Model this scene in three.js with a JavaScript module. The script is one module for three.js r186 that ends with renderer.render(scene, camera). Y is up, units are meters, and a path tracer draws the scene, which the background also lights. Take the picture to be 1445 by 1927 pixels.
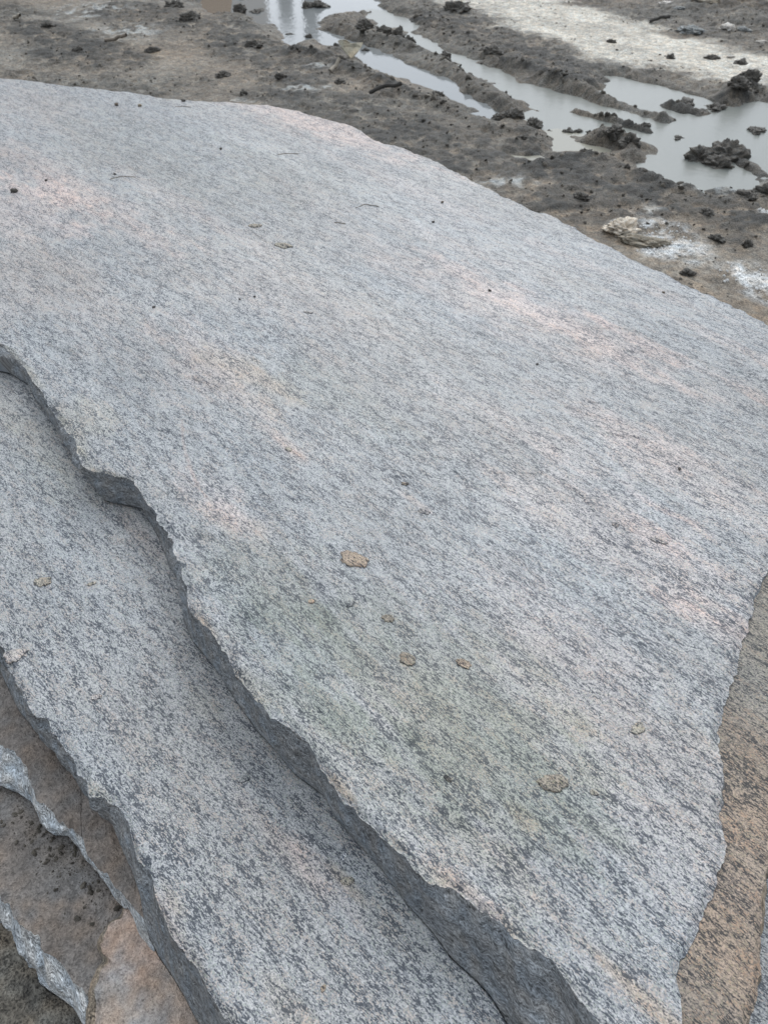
import * as THREE from 'three';

// ---------------------------------------------------------------- camera, sky, sun, exposure
const scene = new THREE.Scene();
const camera = new THREE.PerspectiveCamera(69.44, 0.75, 0.05, 400);
camera.position.set(0, 1.42, 0);
camera.rotation.set(-Math.PI / 4, 0, 0);
camera.focus = 1.3;
camera.userData.fStop = 9;
const renderer = new THREE.WebGLRenderer({ antialias: true });
renderer.toneMapping = THREE.LinearToneMapping;
renderer.toneMappingExposure = 1.16;
renderer.shadowMap.enabled = true;
const SUN = new THREE.Vector3(0.14, 0.66, -0.72).normalize();      // behind thin cloud, ahead and to the right
const sun = new THREE.DirectionalLight(new THREE.Color().setRGB(1, 0.975, 0.94), 1.0);
sun.position.copy(SUN).multiplyScalar(20);
sun.castShadow = true; sun.shadow.radius = 55; sun.shadow.mapSize.set(2048, 2048);
Object.assign(sun.shadow.camera, { left: -9, right: 9, top: 9, bottom: -9, near: 1, far: 45 });
scene.add(sun, sun.target);

// ---------------------------------------------------------------- noise (seeded)
const h2 = (x, y, s = 0) => { let h = Math.imul(x | 0, 374761393) ^ Math.imul(y | 0, 668265263) ^ Math.imul(s | 0, 1274126177); h = Math.imul(h ^ (h >>> 13), 1103515245); h ^= h >>> 16; h = Math.imul(h, 2246822519); return ((h ^ (h >>> 15)) >>> 0) / 4294967296; };
const sm = (a, b, x) => { const t = Math.max(0, Math.min(1, (x - a) / (b - a))); return t * t * (3 - 2 * t); };
const lerp = (a, b, t) => a + (b - a) * t;
function n2(x, y, s = 0) {                                            // smooth value noise, -1..1
  const xi = Math.floor(x), yi = Math.floor(y); let u = x - xi, v = y - yi; u = u * u * (3 - 2 * u); v = v * v * (3 - 2 * v);
  const a = h2(xi, yi, s), b = h2(xi + 1, yi, s), c = h2(xi, yi + 1, s), d = h2(xi + 1, yi + 1, s);
  return 2 * (a + (b - a) * u + (c - a) * v + (a - b - c + d) * u * v) - 1;
}
function n3(x, y, z, s = 0) { const zi = Math.floor(z); let w = z - zi; w = w * w * (3 - 2 * w); return lerp(n2(x, y, s + zi * 31), n2(x, y, s + zi * 31 + 31), w); }
function fbm(x, y, o, s = 0) { let a = 0, g = 0.5; for (let i = 0; i < o; i++) { a += g * n2(x, y, s + i * 17); x = x * 2.03 + 3.1; y = y * 2.03 - 1.7; g *= 0.5; } return a; }
function pn(x, y, px, py, s) {                                        // periodic value noise 0..1 with whole periods px, py
  const xi = Math.floor(x), yi = Math.floor(y); let u = x - xi, v = y - yi; u = u * u * (3 - 2 * u); v = v * v * (3 - 2 * v);
  const m = (i, p) => ((i % p) + p) % p, x0 = m(xi, px), x1 = m(xi + 1, px), y0 = m(yi, py), y1 = m(yi + 1, py);
  const a = h2(x0, y0, s), b = h2(x1, y0, s), c = h2(x0, y1, s), d = h2(x1, y1, s);
  return a + (b - a) * u + (c - a) * v + (a - b - c + d) * u * v;
}
function rng(seed) { let a = seed; return () => { a = (a + 0x6D2B79F5) | 0; let t = Math.imul(a ^ (a >>> 15), 1 | a); t = (t + Math.imul(t ^ (t >>> 7), 61 | t)) ^ t; return ((t ^ (t >>> 14)) >>> 0) / 4294967296; }; }

// the overcast sky: bright thin cloud towards the sun, soft cloud structure everywhere
{
  const W = 512, H = 256, d = new Float32Array(W * H * 4), v = new THREE.Vector3();
  for (let j = 0; j < H; j++) for (let i = 0; i < W; i++) {
    const el = (j + 0.5) / H * Math.PI - Math.PI / 2, az = (i + 0.5) / W * 2 * Math.PI - Math.PI;
    v.set(Math.cos(el) * Math.cos(az), Math.sin(el), Math.cos(el) * Math.sin(az));
    const c = v.dot(SUN);
    const cloud = fbm(v.x * 3 / (0.35 + Math.abs(v.y)) + 5, v.z * 3 / (0.35 + Math.abs(v.y)), 4, 91);
    let L = 0.42 + 0.95 * Math.exp(-(1 - c) / 0.38) + 0.32 * Math.exp(-(1 - c) / 0.9);
    L *= 1 + 0.28 * cloud;
    const o = (j * W + i) * 4, b = 0.5 + 0.5 * cloud;
    d[o] = L * lerp(0.86, 0.97, b); d[o + 1] = L * lerp(0.95, 0.99, b); d[o + 2] = L * lerp(1.07, 1.02, b); d[o + 3] = 1;
  }
  const t = new THREE.DataTexture(d, W, H, THREE.RGBAFormat, THREE.FloatType);
  t.mapping = THREE.EquirectangularReflectionMapping; t.magFilter = THREE.LinearFilter; t.wrapS = THREE.RepeatWrapping; t.needsUpdate = true;
  scene.background = t; scene.environment = t;
}

// ---------------------------------------------------------------- plan of the place: outlines in metres, [x, z]
const A_TOP = [[-0.949, -1.584], [-0.880, -1.519], [-0.818, -1.437], [-0.734, -1.319], [-0.696, -1.272], [-0.660, -1.218], [-0.625, -1.149], [-0.602, -1.124], [-0.561, -1.112], [-0.521, -1.100], [-0.495, -1.085], [-0.471, -1.046], [-0.433, -0.989], [-0.403, -0.946], [-0.383, -0.896], [-0.361, -0.865], [-0.345, -0.819], [-0.331, -0.775], [-0.302, -0.739], [-0.264, -0.689], [-0.231, -0.641], [-0.203, -0.608], [-0.179, -0.579], [-0.150, -0.556], [-0.115, -0.525], [-0.084, -0.479], [-0.057, -0.444], [-0.026, -0.414], [0.012, -0.379], [0.046, -0.346], [0.069, -0.329], [0.097, -0.314], [0.127, -0.295], [0.148, -0.278], [0.168, -0.260], [0.194, -0.247], [0.212, -0.226], [0.224, -0.207], [0.241, -0.188], [0.254, -0.170], [0.274, -0.141], [0.301, -0.132], [0.326, -0.151], [0.338, -0.182], [0.341, -0.193], [0.343, -0.211], [0.345, -0.230], [0.352, -0.243], [0.368, -0.252], [0.386, -0.272], [0.403, -0.301], [0.413, -0.309], [0.425, -0.327], [0.435, -0.349], [0.444, -0.358], [0.454, -0.389], [0.457, -0.418], [0.469, -0.446], [0.476, -0.472], [0.481, -0.500], [0.483, -0.522], [0.494, -0.548], [0.516, -0.587], [0.540, -0.629], [0.579, -0.687], [0.621, -0.764], [0.684, -0.870], [0.733, -0.949], [0.858, -1.065], [1.046, -1.266], [1.080, -1.478], [1.025, -1.594], [0.983, -1.676], [0.934, -1.753], [0.876, -1.837], [0.811, -1.915], [0.762, -1.983], [0.653, -2.152], [0.553, -2.322], [0.457, -2.424], [0.325, -2.601], [0.224, -2.747], [0.094, -2.905], [-0.025, -3.012], [-0.111, -3.149], [-0.290, -3.310], [-0.479, -3.433], [-0.678, -3.483], [-0.952, -3.542], [-1.060, -3.610], [-1.373, -3.719], [-1.641, -3.801], [-1.775, -3.834], [-2.600, -3.800], [-3.050, -3.100], [-2.500, -2.350], [-1.600, -1.850]];
const A_BOT = [[-0.962, -1.562], [-0.866, -1.492], [-0.797, -1.396], [-0.728, -1.301], [-0.671, -1.214], [-0.627, -1.158], [-0.580, -1.104], [-0.556, -1.097], [-0.497, -1.082], [-0.486, -1.064], [-0.449, -1.005], [-0.417, -0.941], [-0.382, -0.884], [-0.364, -0.810], [-0.338, -0.763], [-0.294, -0.715], [-0.246, -0.648], [-0.204, -0.593], [-0.175, -0.565], [-0.137, -0.521], [-0.090, -0.487], [-0.072, -0.454], [-0.037, -0.416], [-0.006, -0.385], [0.017, -0.356], [0.030, -0.337], [0.063, -0.303], [0.088, -0.270], [0.120, -0.243], [0.135, -0.227], [0.151, -0.201], [0.173, -0.167], [0.210, -0.121], [0.263, -0.106], [0.357, -0.131], [0.386, -0.167], [0.361, -0.170], [0.389, -0.249], [0.458, -0.359], [0.518, -0.539], [0.730, -0.896], [0.866, -1.034], [1.060, -1.248], [1.088, -1.467], [1.020, -1.582], [0.978, -1.663], [0.872, -1.823], [0.649, -2.135], [0.454, -2.403], [0.222, -2.722], [-0.025, -2.983], [-0.288, -3.277], [-0.673, -3.448], [-1.362, -3.680], [-1.760, -3.792], [-2.600, -3.780], [-3.050, -3.100], [-2.500, -2.300], [-1.620, -1.750]];
const W_TOP = [[0.335, -0.141], [0.399, -0.158], [0.416, -0.182], [0.426, -0.198], [0.439, -0.220], [0.460, -0.264], [0.489, -0.336], [0.515, -0.386], [0.588, -0.506], [0.728, -0.709], [0.935, -1.005], [1.024, -1.195], [0.942, -1.212], [0.731, -1.005], [0.639, -0.883], [0.521, -0.689], [0.452, -0.565], [0.409, -0.443], [0.389, -0.359], [0.338, -0.284], [0.299, -0.232], [0.292, -0.165]];
const B_TOP = [[-0.681, -0.756], [-0.667, -0.726], [-0.641, -0.697], [-0.606, -0.659], [-0.576, -0.632], [-0.558, -0.622], [-0.536, -0.592], [-0.511, -0.567], [-0.492, -0.551], [-0.482, -0.537], [-0.460, -0.513], [-0.449, -0.496], [-0.420, -0.487], [-0.403, -0.476], [-0.382, -0.448], [-0.367, -0.422], [-0.357, -0.401], [-0.341, -0.388], [-0.327, -0.373], [-0.317, -0.349], [-0.305, -0.330], [-0.284, -0.301], [-0.262, -0.277], [-0.235, -0.250], [-0.221, -0.233], [-0.201, -0.210], [-0.183, -0.191], [-0.155, -0.156], [-0.073, -0.074], [0.044, -0.022], [0.279, -0.043], [0.490, -0.136], [0.595, -0.275], [0.695, -0.490], [0.950, -1.000], [0.700, -1.700], [-0.300, -2.900], [-1.800, -2.700], [-2.100, -1.700], [-1.700, -1.250], [-1.274, -1.000], [-0.942, -0.921], [-0.767, -0.835]];
const B_BOT = [[-0.745, -0.817], [-0.728, -0.779], [-0.697, -0.739], [-0.659, -0.690], [-0.612, -0.646], [-0.572, -0.612], [-0.547, -0.593], [-0.522, -0.567], [-0.498, -0.536], [-0.454, -0.498], [-0.426, -0.478], [-0.414, -0.458], [-0.399, -0.431], [-0.384, -0.407], [-0.367, -0.378], [-0.355, -0.348], [-0.342, -0.323], [-0.322, -0.297], [-0.299, -0.274], [-0.279, -0.252], [-0.255, -0.222], [-0.229, -0.193], [-0.173, -0.143], [-0.085, -0.052], [0.048, -0.002], [0.298, -0.024], [0.526, -0.126], [0.647, -0.280], [0.775, -0.534], [0.970, -1.000], [0.720, -1.720], [-0.300, -2.920], [-1.800, -2.720], [-2.120, -1.700], [-1.720, -1.220], [-1.407, -1.078], [-1.028, -0.989], [-0.837, -0.899]];
const C_TOP = [[-0.671, -0.621], [-0.648, -0.613], [-0.625, -0.600], [-0.607, -0.576], [-0.586, -0.541], [-0.558, -0.519], [-0.520, -0.489], [-0.485, -0.466], [-0.466, -0.443], [-0.437, -0.420], [-0.414, -0.396], [-0.389, -0.376], [-0.365, -0.357], [-0.351, -0.343], [-0.319, -0.317], [-0.239, -0.254], [-0.089, -0.223], [0.350, -0.350], [0.300, -1.200], [-0.300, -2.000], [-1.300, -1.900], [-1.600, -1.200], [-1.214, -0.782], [-0.889, -0.692], [-0.732, -0.634]];
const C_BOT = [[-0.760, -0.635], [-0.703, -0.612], [-0.680, -0.583], [-0.644, -0.569], [-0.614, -0.553], [-0.592, -0.527], [-0.572, -0.505], [-0.554, -0.495], [-0.532, -0.495], [-0.503, -0.471], [-0.493, -0.457], [-0.467, -0.439], [-0.443, -0.420], [-0.424, -0.400], [-0.398, -0.381], [-0.380, -0.361], [-0.344, -0.328], [-0.259, -0.256], [-0.093, -0.223], [0.350, -0.330], [0.300, -1.200], [-0.300, -2.020], [-1.300, -1.920], [-1.620, -1.200], [-1.284, -0.808], [-0.928, -0.704]];
const D_TOP = [[-0.620, -0.407], [-0.593, -0.383], [-0.569, -0.364], [-0.548, -0.351], [-0.535, -0.344], [-0.528, -0.329], [-0.501, -0.313], [-0.473, -0.294], [-0.452, -0.279], [-0.428, -0.261], [-0.394, -0.230], [-0.345, -0.187], [-0.235, -0.152], [-0.121, -0.187], [0.200, -0.300], [0.100, -1.100], [-0.400, -1.600], [-1.200, -1.500], [-1.350, -1.000], [-0.994, -0.577], [-0.787, -0.494], [-0.676, -0.442]];
const D_BOT = [[-0.719, -0.460], [-0.660, -0.426], [-0.623, -0.394], [-0.586, -0.357], [-0.570, -0.347], [-0.553, -0.303], [-0.530, -0.290], [-0.507, -0.280], [-0.480, -0.265], [-0.452, -0.249], [-0.424, -0.226], [-0.369, -0.181], [-0.248, -0.144], [-0.121, -0.187], [0.200, -0.280], [0.100, -1.100], [-0.400, -1.620], [-1.200, -1.520], [-1.370, -1.000], [-1.068, -0.607], [-0.837, -0.517]];
const E_TOP = [[-0.396, -0.377], [-0.401, -0.361], [-0.414, -0.349], [-0.423, -0.337], [-0.424, -0.327], [-0.419, -0.314], [-0.408, -0.305], [-0.414, -0.290], [-0.417, -0.277], [-0.413, -0.256], [-0.410, -0.234], [-0.406, -0.204], [-0.386, -0.163], [-0.273, -0.135], [-0.179, -0.163], [-0.209, -0.222], [-0.287, -0.280], [-0.336, -0.328], [-0.372, -0.363]];
const E_BOT = [[-0.410, -0.384], [-0.416, -0.368], [-0.431, -0.356], [-0.440, -0.344], [-0.440, -0.334], [-0.434, -0.320], [-0.424, -0.312], [-0.430, -0.297], [-0.433, -0.282], [-0.430, -0.262], [-0.427, -0.241], [-0.422, -0.209], [-0.400, -0.165], [-0.281, -0.134], [-0.179, -0.167], [-0.210, -0.230], [-0.292, -0.289], [-0.343, -0.339], [-0.381, -0.375]];
const PUD_BROWN = [[-1.816, -8.775], [-1.609, -7.610], [-1.534, -7.291], [-1.372, -7.215], [-1.237, -7.196], [-1.198, -7.291], [-1.282, -8.042], [-1.371, -8.775]];
const PUD_UPPER = [[-1.402, -8.775], [-1.223, -7.408], [-1.098, -7.066], [-0.940, -6.888], [-0.867, -6.683], [-0.779, -6.303], [-0.663, -6.141], [-0.566, -6.184], [-0.574, -6.395], [-0.479, -6.395], [-0.358, -6.184], [-0.264, -5.957], [-0.119, -5.769], [0.002, -5.517], [0.089, -5.468], [0.255, -5.236], [0.408, -4.977], [0.550, -4.748], [0.644, -4.681], [0.713, -4.796], [0.652, -4.977], [0.553, -5.159], [0.435, -5.397], [0.273, -5.704], [0.097, -6.097], [-0.029, -6.214], [-0.129, -6.395], [-0.296, -6.618], [-0.403, -6.717], [-0.521, -6.941], [-0.362, -7.215], [-0.101, -7.369], [0.079, -7.447], [-0.108, -8.042], [-0.428, -8.775]];
const PUD_MAIN = [[-0.101, -7.447], [0.078, -7.330], [0.291, -7.066], [0.318, -6.650], [0.443, -6.126], [0.651, -5.875], [0.814, -5.679], [0.975, -5.421], [1.152, -5.236], [1.256, -5.126], [1.355, -5.236], [1.483, -5.517], [1.596, -5.517], [1.695, -5.421], [1.872, -5.270], [2.065, -5.104], [2.113, -5.019], [2.207, -5.083], [2.290, -5.104], [2.414, -5.019], [2.596, -4.826], [2.563, -4.326], [2.220, -3.795], [1.952, -3.648], [1.861, -3.648], [1.655, -3.584], [1.533, -3.603], [1.490, -3.654], [1.364, -3.687], [1.287, -3.851], [1.204, -3.995], [1.315, -4.055], [1.379, -4.360], [1.182, -4.385], [0.997, -4.394], [0.908, -4.428], [0.892, -4.561], [0.812, -4.662], [0.792, -4.826], [0.762, -5.030], [0.675, -5.304], [0.562, -5.603], [0.433, -5.957], [0.298, -6.141], [0.190, -6.442], [0.031, -6.767], [-0.137, -6.888], [-0.187, -7.215]];
const PUD_TAN = [[0.735, -4.086], [0.827, -4.140], [0.891, -4.228], [0.900, -4.411], [0.959, -4.428], [1.031, -4.368], [1.156, -4.260], [1.233, -4.148], [1.207, -4.071], [1.137, -4.071], [1.074, -4.132], [0.958, -4.117], [0.854, -4.040], [0.772, -3.995], [0.659, -4.040], [0.621, -4.117]];
const RID_A = [[-0.510, -6.791], [-0.253, -6.557], [-0.010, -6.335], [0.219, -6.097], [0.387, -5.819], [0.545, -5.403], [0.662, -5.032], [0.792, -4.768]];
const RID_B = [[-0.610, -5.984], [-0.261, -5.688], [-0.008, -5.229], [0.249, -4.928], [0.426, -4.690], [0.602, -4.452], [0.744, -4.400], [0.832, -4.332], [0.838, -4.216]];
const RID_C = [[0.702, -5.846], [0.856, -5.688], [0.984, -5.500], [1.141, -5.252], [1.261, -5.118], [1.380, -4.948], [1.507, -4.807], [1.627, -4.634]];
const RID_D = [[1.738, -4.867], [1.871, -4.729], [2.024, -4.847], [2.152, -4.990], [2.264, -5.097]];
const RID_E = [[0.751, -3.867], [0.857, -3.910], [0.951, -3.939], [1.038, -3.968], [1.108, -4.013], [1.147, -3.939], [1.235, -3.797], [1.323, -3.629], [1.456, -3.558]];
const RID_F = [[1.177, -4.282], [1.271, -4.249], [1.327, -4.184], [1.296, -4.028]];
const RID_G = [[1.833, -3.939], [1.856, -3.797], [1.903, -3.675], [2.031, -3.609]];
const RID_H = [[0.292, -7.113], [0.518, -6.589], [0.704, -5.984], [0.878, -5.873], [1.108, -5.463], [1.310, -5.252]];
const RID_I = [[1.134, -4.787], [1.231, -4.690], [1.330, -4.606], [1.416, -4.497], [1.482, -4.435]];
const BAND = [[-0.121, -9.198], [0.612, -8.042], [1.080, -7.543], [1.435, -6.967], [1.708, -6.460], [1.987, -6.012], [2.278, -5.740], [2.582, -5.487], [2.932, -5.174]];
const CHURN = [[[-2.179, -7.303], [-1.323, -6.672], [-0.827, -5.914], [-0.476, -5.174]], [[-0.595, -5.011], [-0.258, -4.758], [0.109, -4.307], [0.374, -3.954]], [[0.581, -4.105], [0.862, -3.776], [1.093, -3.515], [1.301, -3.453]], [[1.445, -3.609], [1.559, -3.335], [1.795, -3.453]], [[-2.719, -6.672], [-2.149, -5.984], [-1.740, -5.846]], [[0.817, -3.364], [1.149, -3.335]], [[0.608, -7.303], [0.843, -6.589], [1.052, -6.054], [1.317, -5.463]]];
const FLAKES_A = [
  [-0.051, -0.875, 0.0553, 0.62, -22, 'orange', 'largest orange brown stone flake lying mid slab'],
  [0.037, -0.667, 0.0288, 0.8, -40, 'brown', 'dull brown flake left of the orange one, lower middle of slab'],
  [0.125, -0.659, 0.0278, 0.55, -28, 'orange', 'bright orange flake right of a dull brown one, lower middle of slab'],
  [0.237, -0.462, 0.0416, 0.62, -5, 'brown', 'large brown flake with dark rim, lowest on the top slab'],
  [0.375, -0.545, 0.0212, 0.75, 20, 'tan', 'small tan flake near the brown right border of the slab'],
  [0.007, -0.745, 0.0231, 0.55, -25, 'brown', 'thin brown flake between the large orange flake and the lower pair'],
  [0.076, -0.996, 0.0244, 0.45, -30, 'pale', 'pale pinkish flake with dark lower rim above the big orange flake'],
  [-0.056, -0.774, 0.0180, 0.35, 40, 'grey', 'sliver of grey stone below the largest orange flake'],
  [0.041, -1.077, 0.0137, 0.6, -10, 'orange', 'tiny orange chip highest in the slab middle'],
  [-0.124, -0.780, 0.0118, 0.7, 0, 'orange', 'tiny orange chip left below the largest orange flake'],
  [-0.199, -1.181, 0.0155, 0.6, -20, 'tan', 'tan nub inside the pink streak at slab centre left'],
  [-0.298, -2.128, 0.0541, 0.5, -15, 'tan', 'tan crust flake on the far half of the slab'],
  [-0.399, -2.263, 0.0431, 0.5, -10, 'tan', 'narrow tan crust flake far left of slab centre'],
  [0.290, -0.448, 0.0118, 0.7, -25, 'tan', 'small cream chip right of the lowest large brown flake'],
  [0.089, -0.468, 0.0127, 0.55, -45, 'brown', 'dark brown chip left of the lowest large brown flake'],
  [0.434, -0.963, 0.0140, 0.8, 0, 'pale', 'small pale chip on the right part of the slab'],
  [0.506, -0.923, 0.0293, 0.35, -18, 'pale', 'flat pinkish chip far right on the grey slab'],
  [-0.198, -1.734, 0.0236, 0.35, -12, 'pale', 'pale splinter on the far half of the slab'],
];
const FLAKES_B = [
  [-0.650, -0.901, 0.0324, 0.62, 5, 'tan', 'tan flake with sharp lower edge on the second slab'],
  [-0.556, -0.898, 0.0162, 0.45, 30, 'tan', 'small slanted chip right of the tan flake on the second slab'],
  [-0.650, -0.744, 0.0375, 0.8, 25, 'pale', 'pale speckled flake lifting at the left rim of the second slab'],
  [-0.485, -0.662, 0.0161, 0.8, 0, 'pale', 'whitish chip alone on the second slab'],
  [-0.217, -0.518, 0.0198, 0.7, 30, 'grey', 'rough grey crust flake beside the wall of the top slab'],
  [-0.057, -0.402, 0.0115, 0.6, 70, 'white', 'bright white chip close to the wall of the top slab'],
  [-0.051, -0.368, 0.0180, 0.6, 0, 'tan', 'brownish chip low on the second slab beside the top slab'],
  [-0.078, -0.238, 0.0096, 0.6, 60, 'orange', 'rusty speck of stone at the bottom of the second slab'],
];
const PEBBLES = [
  [-1.247, -2.528, 0.0269, 'dark', 'largest dark mud pebble at the left of the top slab'],
  [-1.168, -2.620, 0.0129, 'dark', 'small dark pebble right of the largest pebble at left'],
  [-1.136, -3.448, 0.0226, 'brown', 'round brown pebble near the far edge of the slab'],
  [-0.859, -3.491, 0.0205, 'dark', 'dark pebble on the far rim of the slab'],
  [-1.033, -3.433, 0.0203, 'tan', 'tan pebble right of the brown one near the far edge'],
  [-0.612, -2.927, 0.0140, 'dark', 'dark pebble alone on the far half of the slab'],
  [-0.949, -2.687, 0.0112, 'dark', 'dark crumb beside a thin curved twig'],
  [-0.608, -1.764, 0.0098, 'dark', 'dark oblong crumb above the left rim of the slab'],
  [-0.347, -1.814, 0.0086, 'dark', 'dark crumb right of slab centre line, far half'],
  [-0.385, -1.800, 0.0071, 'dark', 'faint dark crumb left of another crumb, far half'],
  [0.155, -2.290, 0.0117, 'dark', 'black speck near the right far edge of the slab'],
  [0.598, -1.121, 0.0086, 'dark', 'black crumb on the right half of the slab'],
  [0.287, -1.849, 0.0101, 'dark', 'dark speck on the far right slab surface'],
  [0.365, -1.496, 0.0076, 'dark', 'dark speck on the right middle of the slab'],
  [0.192, -2.441, 0.0122, 'brown', 'brown speck just inside the far right edge'],
  [0.755, -1.832, 0.0086, 'brown', 'brown speck below the far right edge of slab'],
];
const TWIGS = [
  [-0.912, -2.658, 0.0855, 12, 0.22, 'curved brown twig on the left of the slab beside a crumb'],
  [-0.355, -2.872, 0.0787, 4, 0.12, 'pale brown curved twig on the far middle of the slab'],
  [-0.056, -2.420, 0.0765, 8, 0.3, 'hooked brown stalk on the slab below the far edge'],
  [-0.844, -3.412, 0.0673, -5, 0.15, 'thin bent twig lying along the far rim of the slab'],
  [-0.138, -2.283, 0.0367, -20, 0.1, 'fine straw twig in the middle of the far half'],
];
const GROUND_STICKS = [
  [-0.323, -5.494, 0.0909, 48, 0.05, 'pale', 'pale stick leaning across the mud before the bright puddle'],
  [0.008, -5.003, 0.1947, -3, 0.05, 'dark', 'dark straight twig lying on mud behind the slab'],
  [-1.944, -6.230, 0.1702, -4, 0.15, 'tan', 'tan bent stick lying on dry mud at left'],
  [3.097, -7.355, 0.1510, 70, 0.05, 'pale', 'greenish stake poking from rubble at the upper right corner'],
  [2.160, -6.832, 0.1503, -8, 0.05, 'dark', 'dark stick on the ground by the rubble'],
  [-2.899, -6.903, 0.0926, -35, 0.05, 'pale', 'pale splinter on the mud in the upper left corner'],
];
const CLODS = [
  [1.664, -4.040, 0.1610, 0.62, 'broad dark mud lump, left half of the large heap in the right puddle'],
  [1.785, -4.071, 0.1842, 0.68, 'tallest dark mud lump of the heap standing in the right puddle'],
  [1.704, -3.966, 0.1643, 0.45, 'front mud lump of the heap standing in the right puddle'],
  [1.291, -4.132, 0.0960, 0.8, 'upright mud block at the right end of the tan puddle'],
  [1.231, -4.244, 0.0979, 0.5, 'low mud lump beside the upright block by the tan puddle'],
  [1.065, -4.117, 0.0619, 0.8, 'angular dark clod on the front bank of the tan puddle'],
  [1.029, -4.437, 0.0774, 0.5, 'dark clod at the back of the tan puddle, left of its twin'],
  [1.085, -4.437, 0.0655, 0.55, 'dark clod at the back of the tan puddle, right of its twin'],
  [1.142, -4.437, 0.0387, 0.6, 'small dark clod in water right of a pair behind the tan puddle'],
  [0.929, -4.463, 0.0478, 0.5, 'small clod at the left end behind the tan puddle'],
  [1.485, -4.534, 0.0545, 0.7, 'round clod at the end of the thin ridge in the main puddle'],
  [1.619, -4.343, 0.0820, 0.4, 'flat clod sticking out of the main puddle above the heap'],
  [2.098, -4.463, 0.1316, 0.35, 'long clod in the puddle at the right frame edge'],
  [2.280, -5.170, 0.1139, 0.6, 'rounded clod at the upper end of the right bank'],
  [2.162, -5.019, 0.1178, 0.5, 'dark clod below the rounded one on the right bank'],
  [1.986, -4.856, 0.1404, 0.4, 'long low clod in the middle of the right bank'],
  [1.828, -4.916, 0.1288, 0.45, 'dark clod at the left end of the right bank'],
  [0.835, -4.498, 0.1083, 0.6, 'blunt dark clod at the lower end of the long near ridge'],
  [0.730, -4.625, 0.1229, 0.55, 'dark clod behind the blunt one on the long near ridge'],
  [0.662, -4.681, 0.0806, 0.6, 'knobby clod where the bright strip of water ends'],
  [0.102, -6.457, 0.0961, 0.9, 'peaked clod, left of two on the ridge between puddles'],
  [0.179, -6.334, 0.0946, 0.8, 'peaked clod, right of two on the ridge between puddles'],
  [-0.002, -6.521, 0.1211, 0.6, 'dark clod on the upper ridge left of the two peaked ones'],
  [-0.150, -6.683, 0.1401, 0.6, 'dark clod high on the ridge by the upper puddle'],
  [0.428, -5.862, 0.0888, 0.6, 'dark clod at the left tip of the main puddle'],
  [0.764, -5.930, 0.1121, 0.6, 'dark knob on the far bank of the main puddle'],
  [-0.660, -7.568, 0.1005, 0.7, 'dark clod standing in the upper puddle, left of a longer one'],
  [-0.562, -7.610, 0.1561, 0.5, 'long dark clod standing in the upper puddle'],
  [-1.188, -7.253, 0.0882, 0.8, 'dark clod between the brown and the bright puddle'],
  [-1.066, -7.408, 0.1526, 0.3, 'flat dark clod in the bright upper puddle'],
  [-0.578, -6.553, 0.0648, 0.7, 'small clod at the near shore of the bright puddle'],
  [-0.728, -6.650, 0.0656, 0.35, 'flat little clod in the middle of the bright puddle'],
  [-0.338, -6.184, 0.0541, 0.8, 'pointed clod on the shore beside the pale leaf'],
  [-0.133, -6.184, 0.0696, 0.5, 'small clod in the bright water right of the pale leaf'],
  [0.606, -7.253, 0.1763, 0.5, 'dark clod on the bank beside the pale track'],
  [1.658, -6.243, 0.0623, 0.6, 'dark clod on the near side of the pale track, left'],
  [1.971, -5.822, 0.0589, 0.7, 'dark clod on the near side of the pale track, middle'],
  [2.263, -5.835, 0.0811, 0.4, 'dark clod on the pale track near the right'],
  [2.413, -5.692, 0.1012, 0.35, 'flat dark clod on the pale track at far right'],
  [1.797, -3.521, 0.1155, 0.5, 'dark clod at the right frame edge below the puddle'],
  [1.685, -3.472, 0.0846, 0.4, 'dark clod left of the one at the right frame edge'],
  [1.436, -3.269, 0.0667, 0.5, 'dark clod on brown mud right of the pale rock'],
  [1.193, -2.714, 0.0588, 0.5, 'dark clod touching the right far edge of the slab'],
  [0.905, -3.424, 0.0640, 0.5, 'dark clod on mud between the slab and the pale rock'],
  [1.517, -2.972, 0.0402, 0.7, 'round dark clod above the right white patch'],
  [1.405, -3.021, 0.0587, 0.5, 'dark clod between the two white patches'],
  [-0.932, -6.141, 0.0999, 0.5, 'dark clod on the mud left of the bright puddle tip'],
  [-1.052, -5.421, 0.0904, 0.5, 'dark clod on the mud above the middle far rim'],
  [-0.856, -4.998, 0.0653, 0.6, 'dark clod just behind the far rim of the slab'],
  [-1.631, -5.999, 0.0830, 0.5, 'dark clod on dry mud at upper left'],
  [-2.154, -5.957, 0.0750, 0.5, 'small dark clod on dry mud at far left'],
  [-2.585, -6.683, 0.0906, 0.5, 'dark clod on the mud in the upper left corner'],
  [-1.541, -6.941, 0.1445, 0.5, 'dark clod left of the brown puddle'],
  [-1.761, -7.408, 0.1346, 0.6, 'dark clod at the top left of the brown puddle'],
  [-0.658, -5.304, 0.0684, 0.5, 'small clod on wet mud behind the slab middle'],
  [-0.280, -5.247, 0.0746, 0.5, 'dark clod on mud right of the thin stick'],
  [0.756, -4.244, 0.0749, 0.45, 'dark clod left of the tan puddle'],
  [0.317, -4.977, 0.0846, 0.5, 'dark clod on the bank in front of the bright strip'],
];
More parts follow.
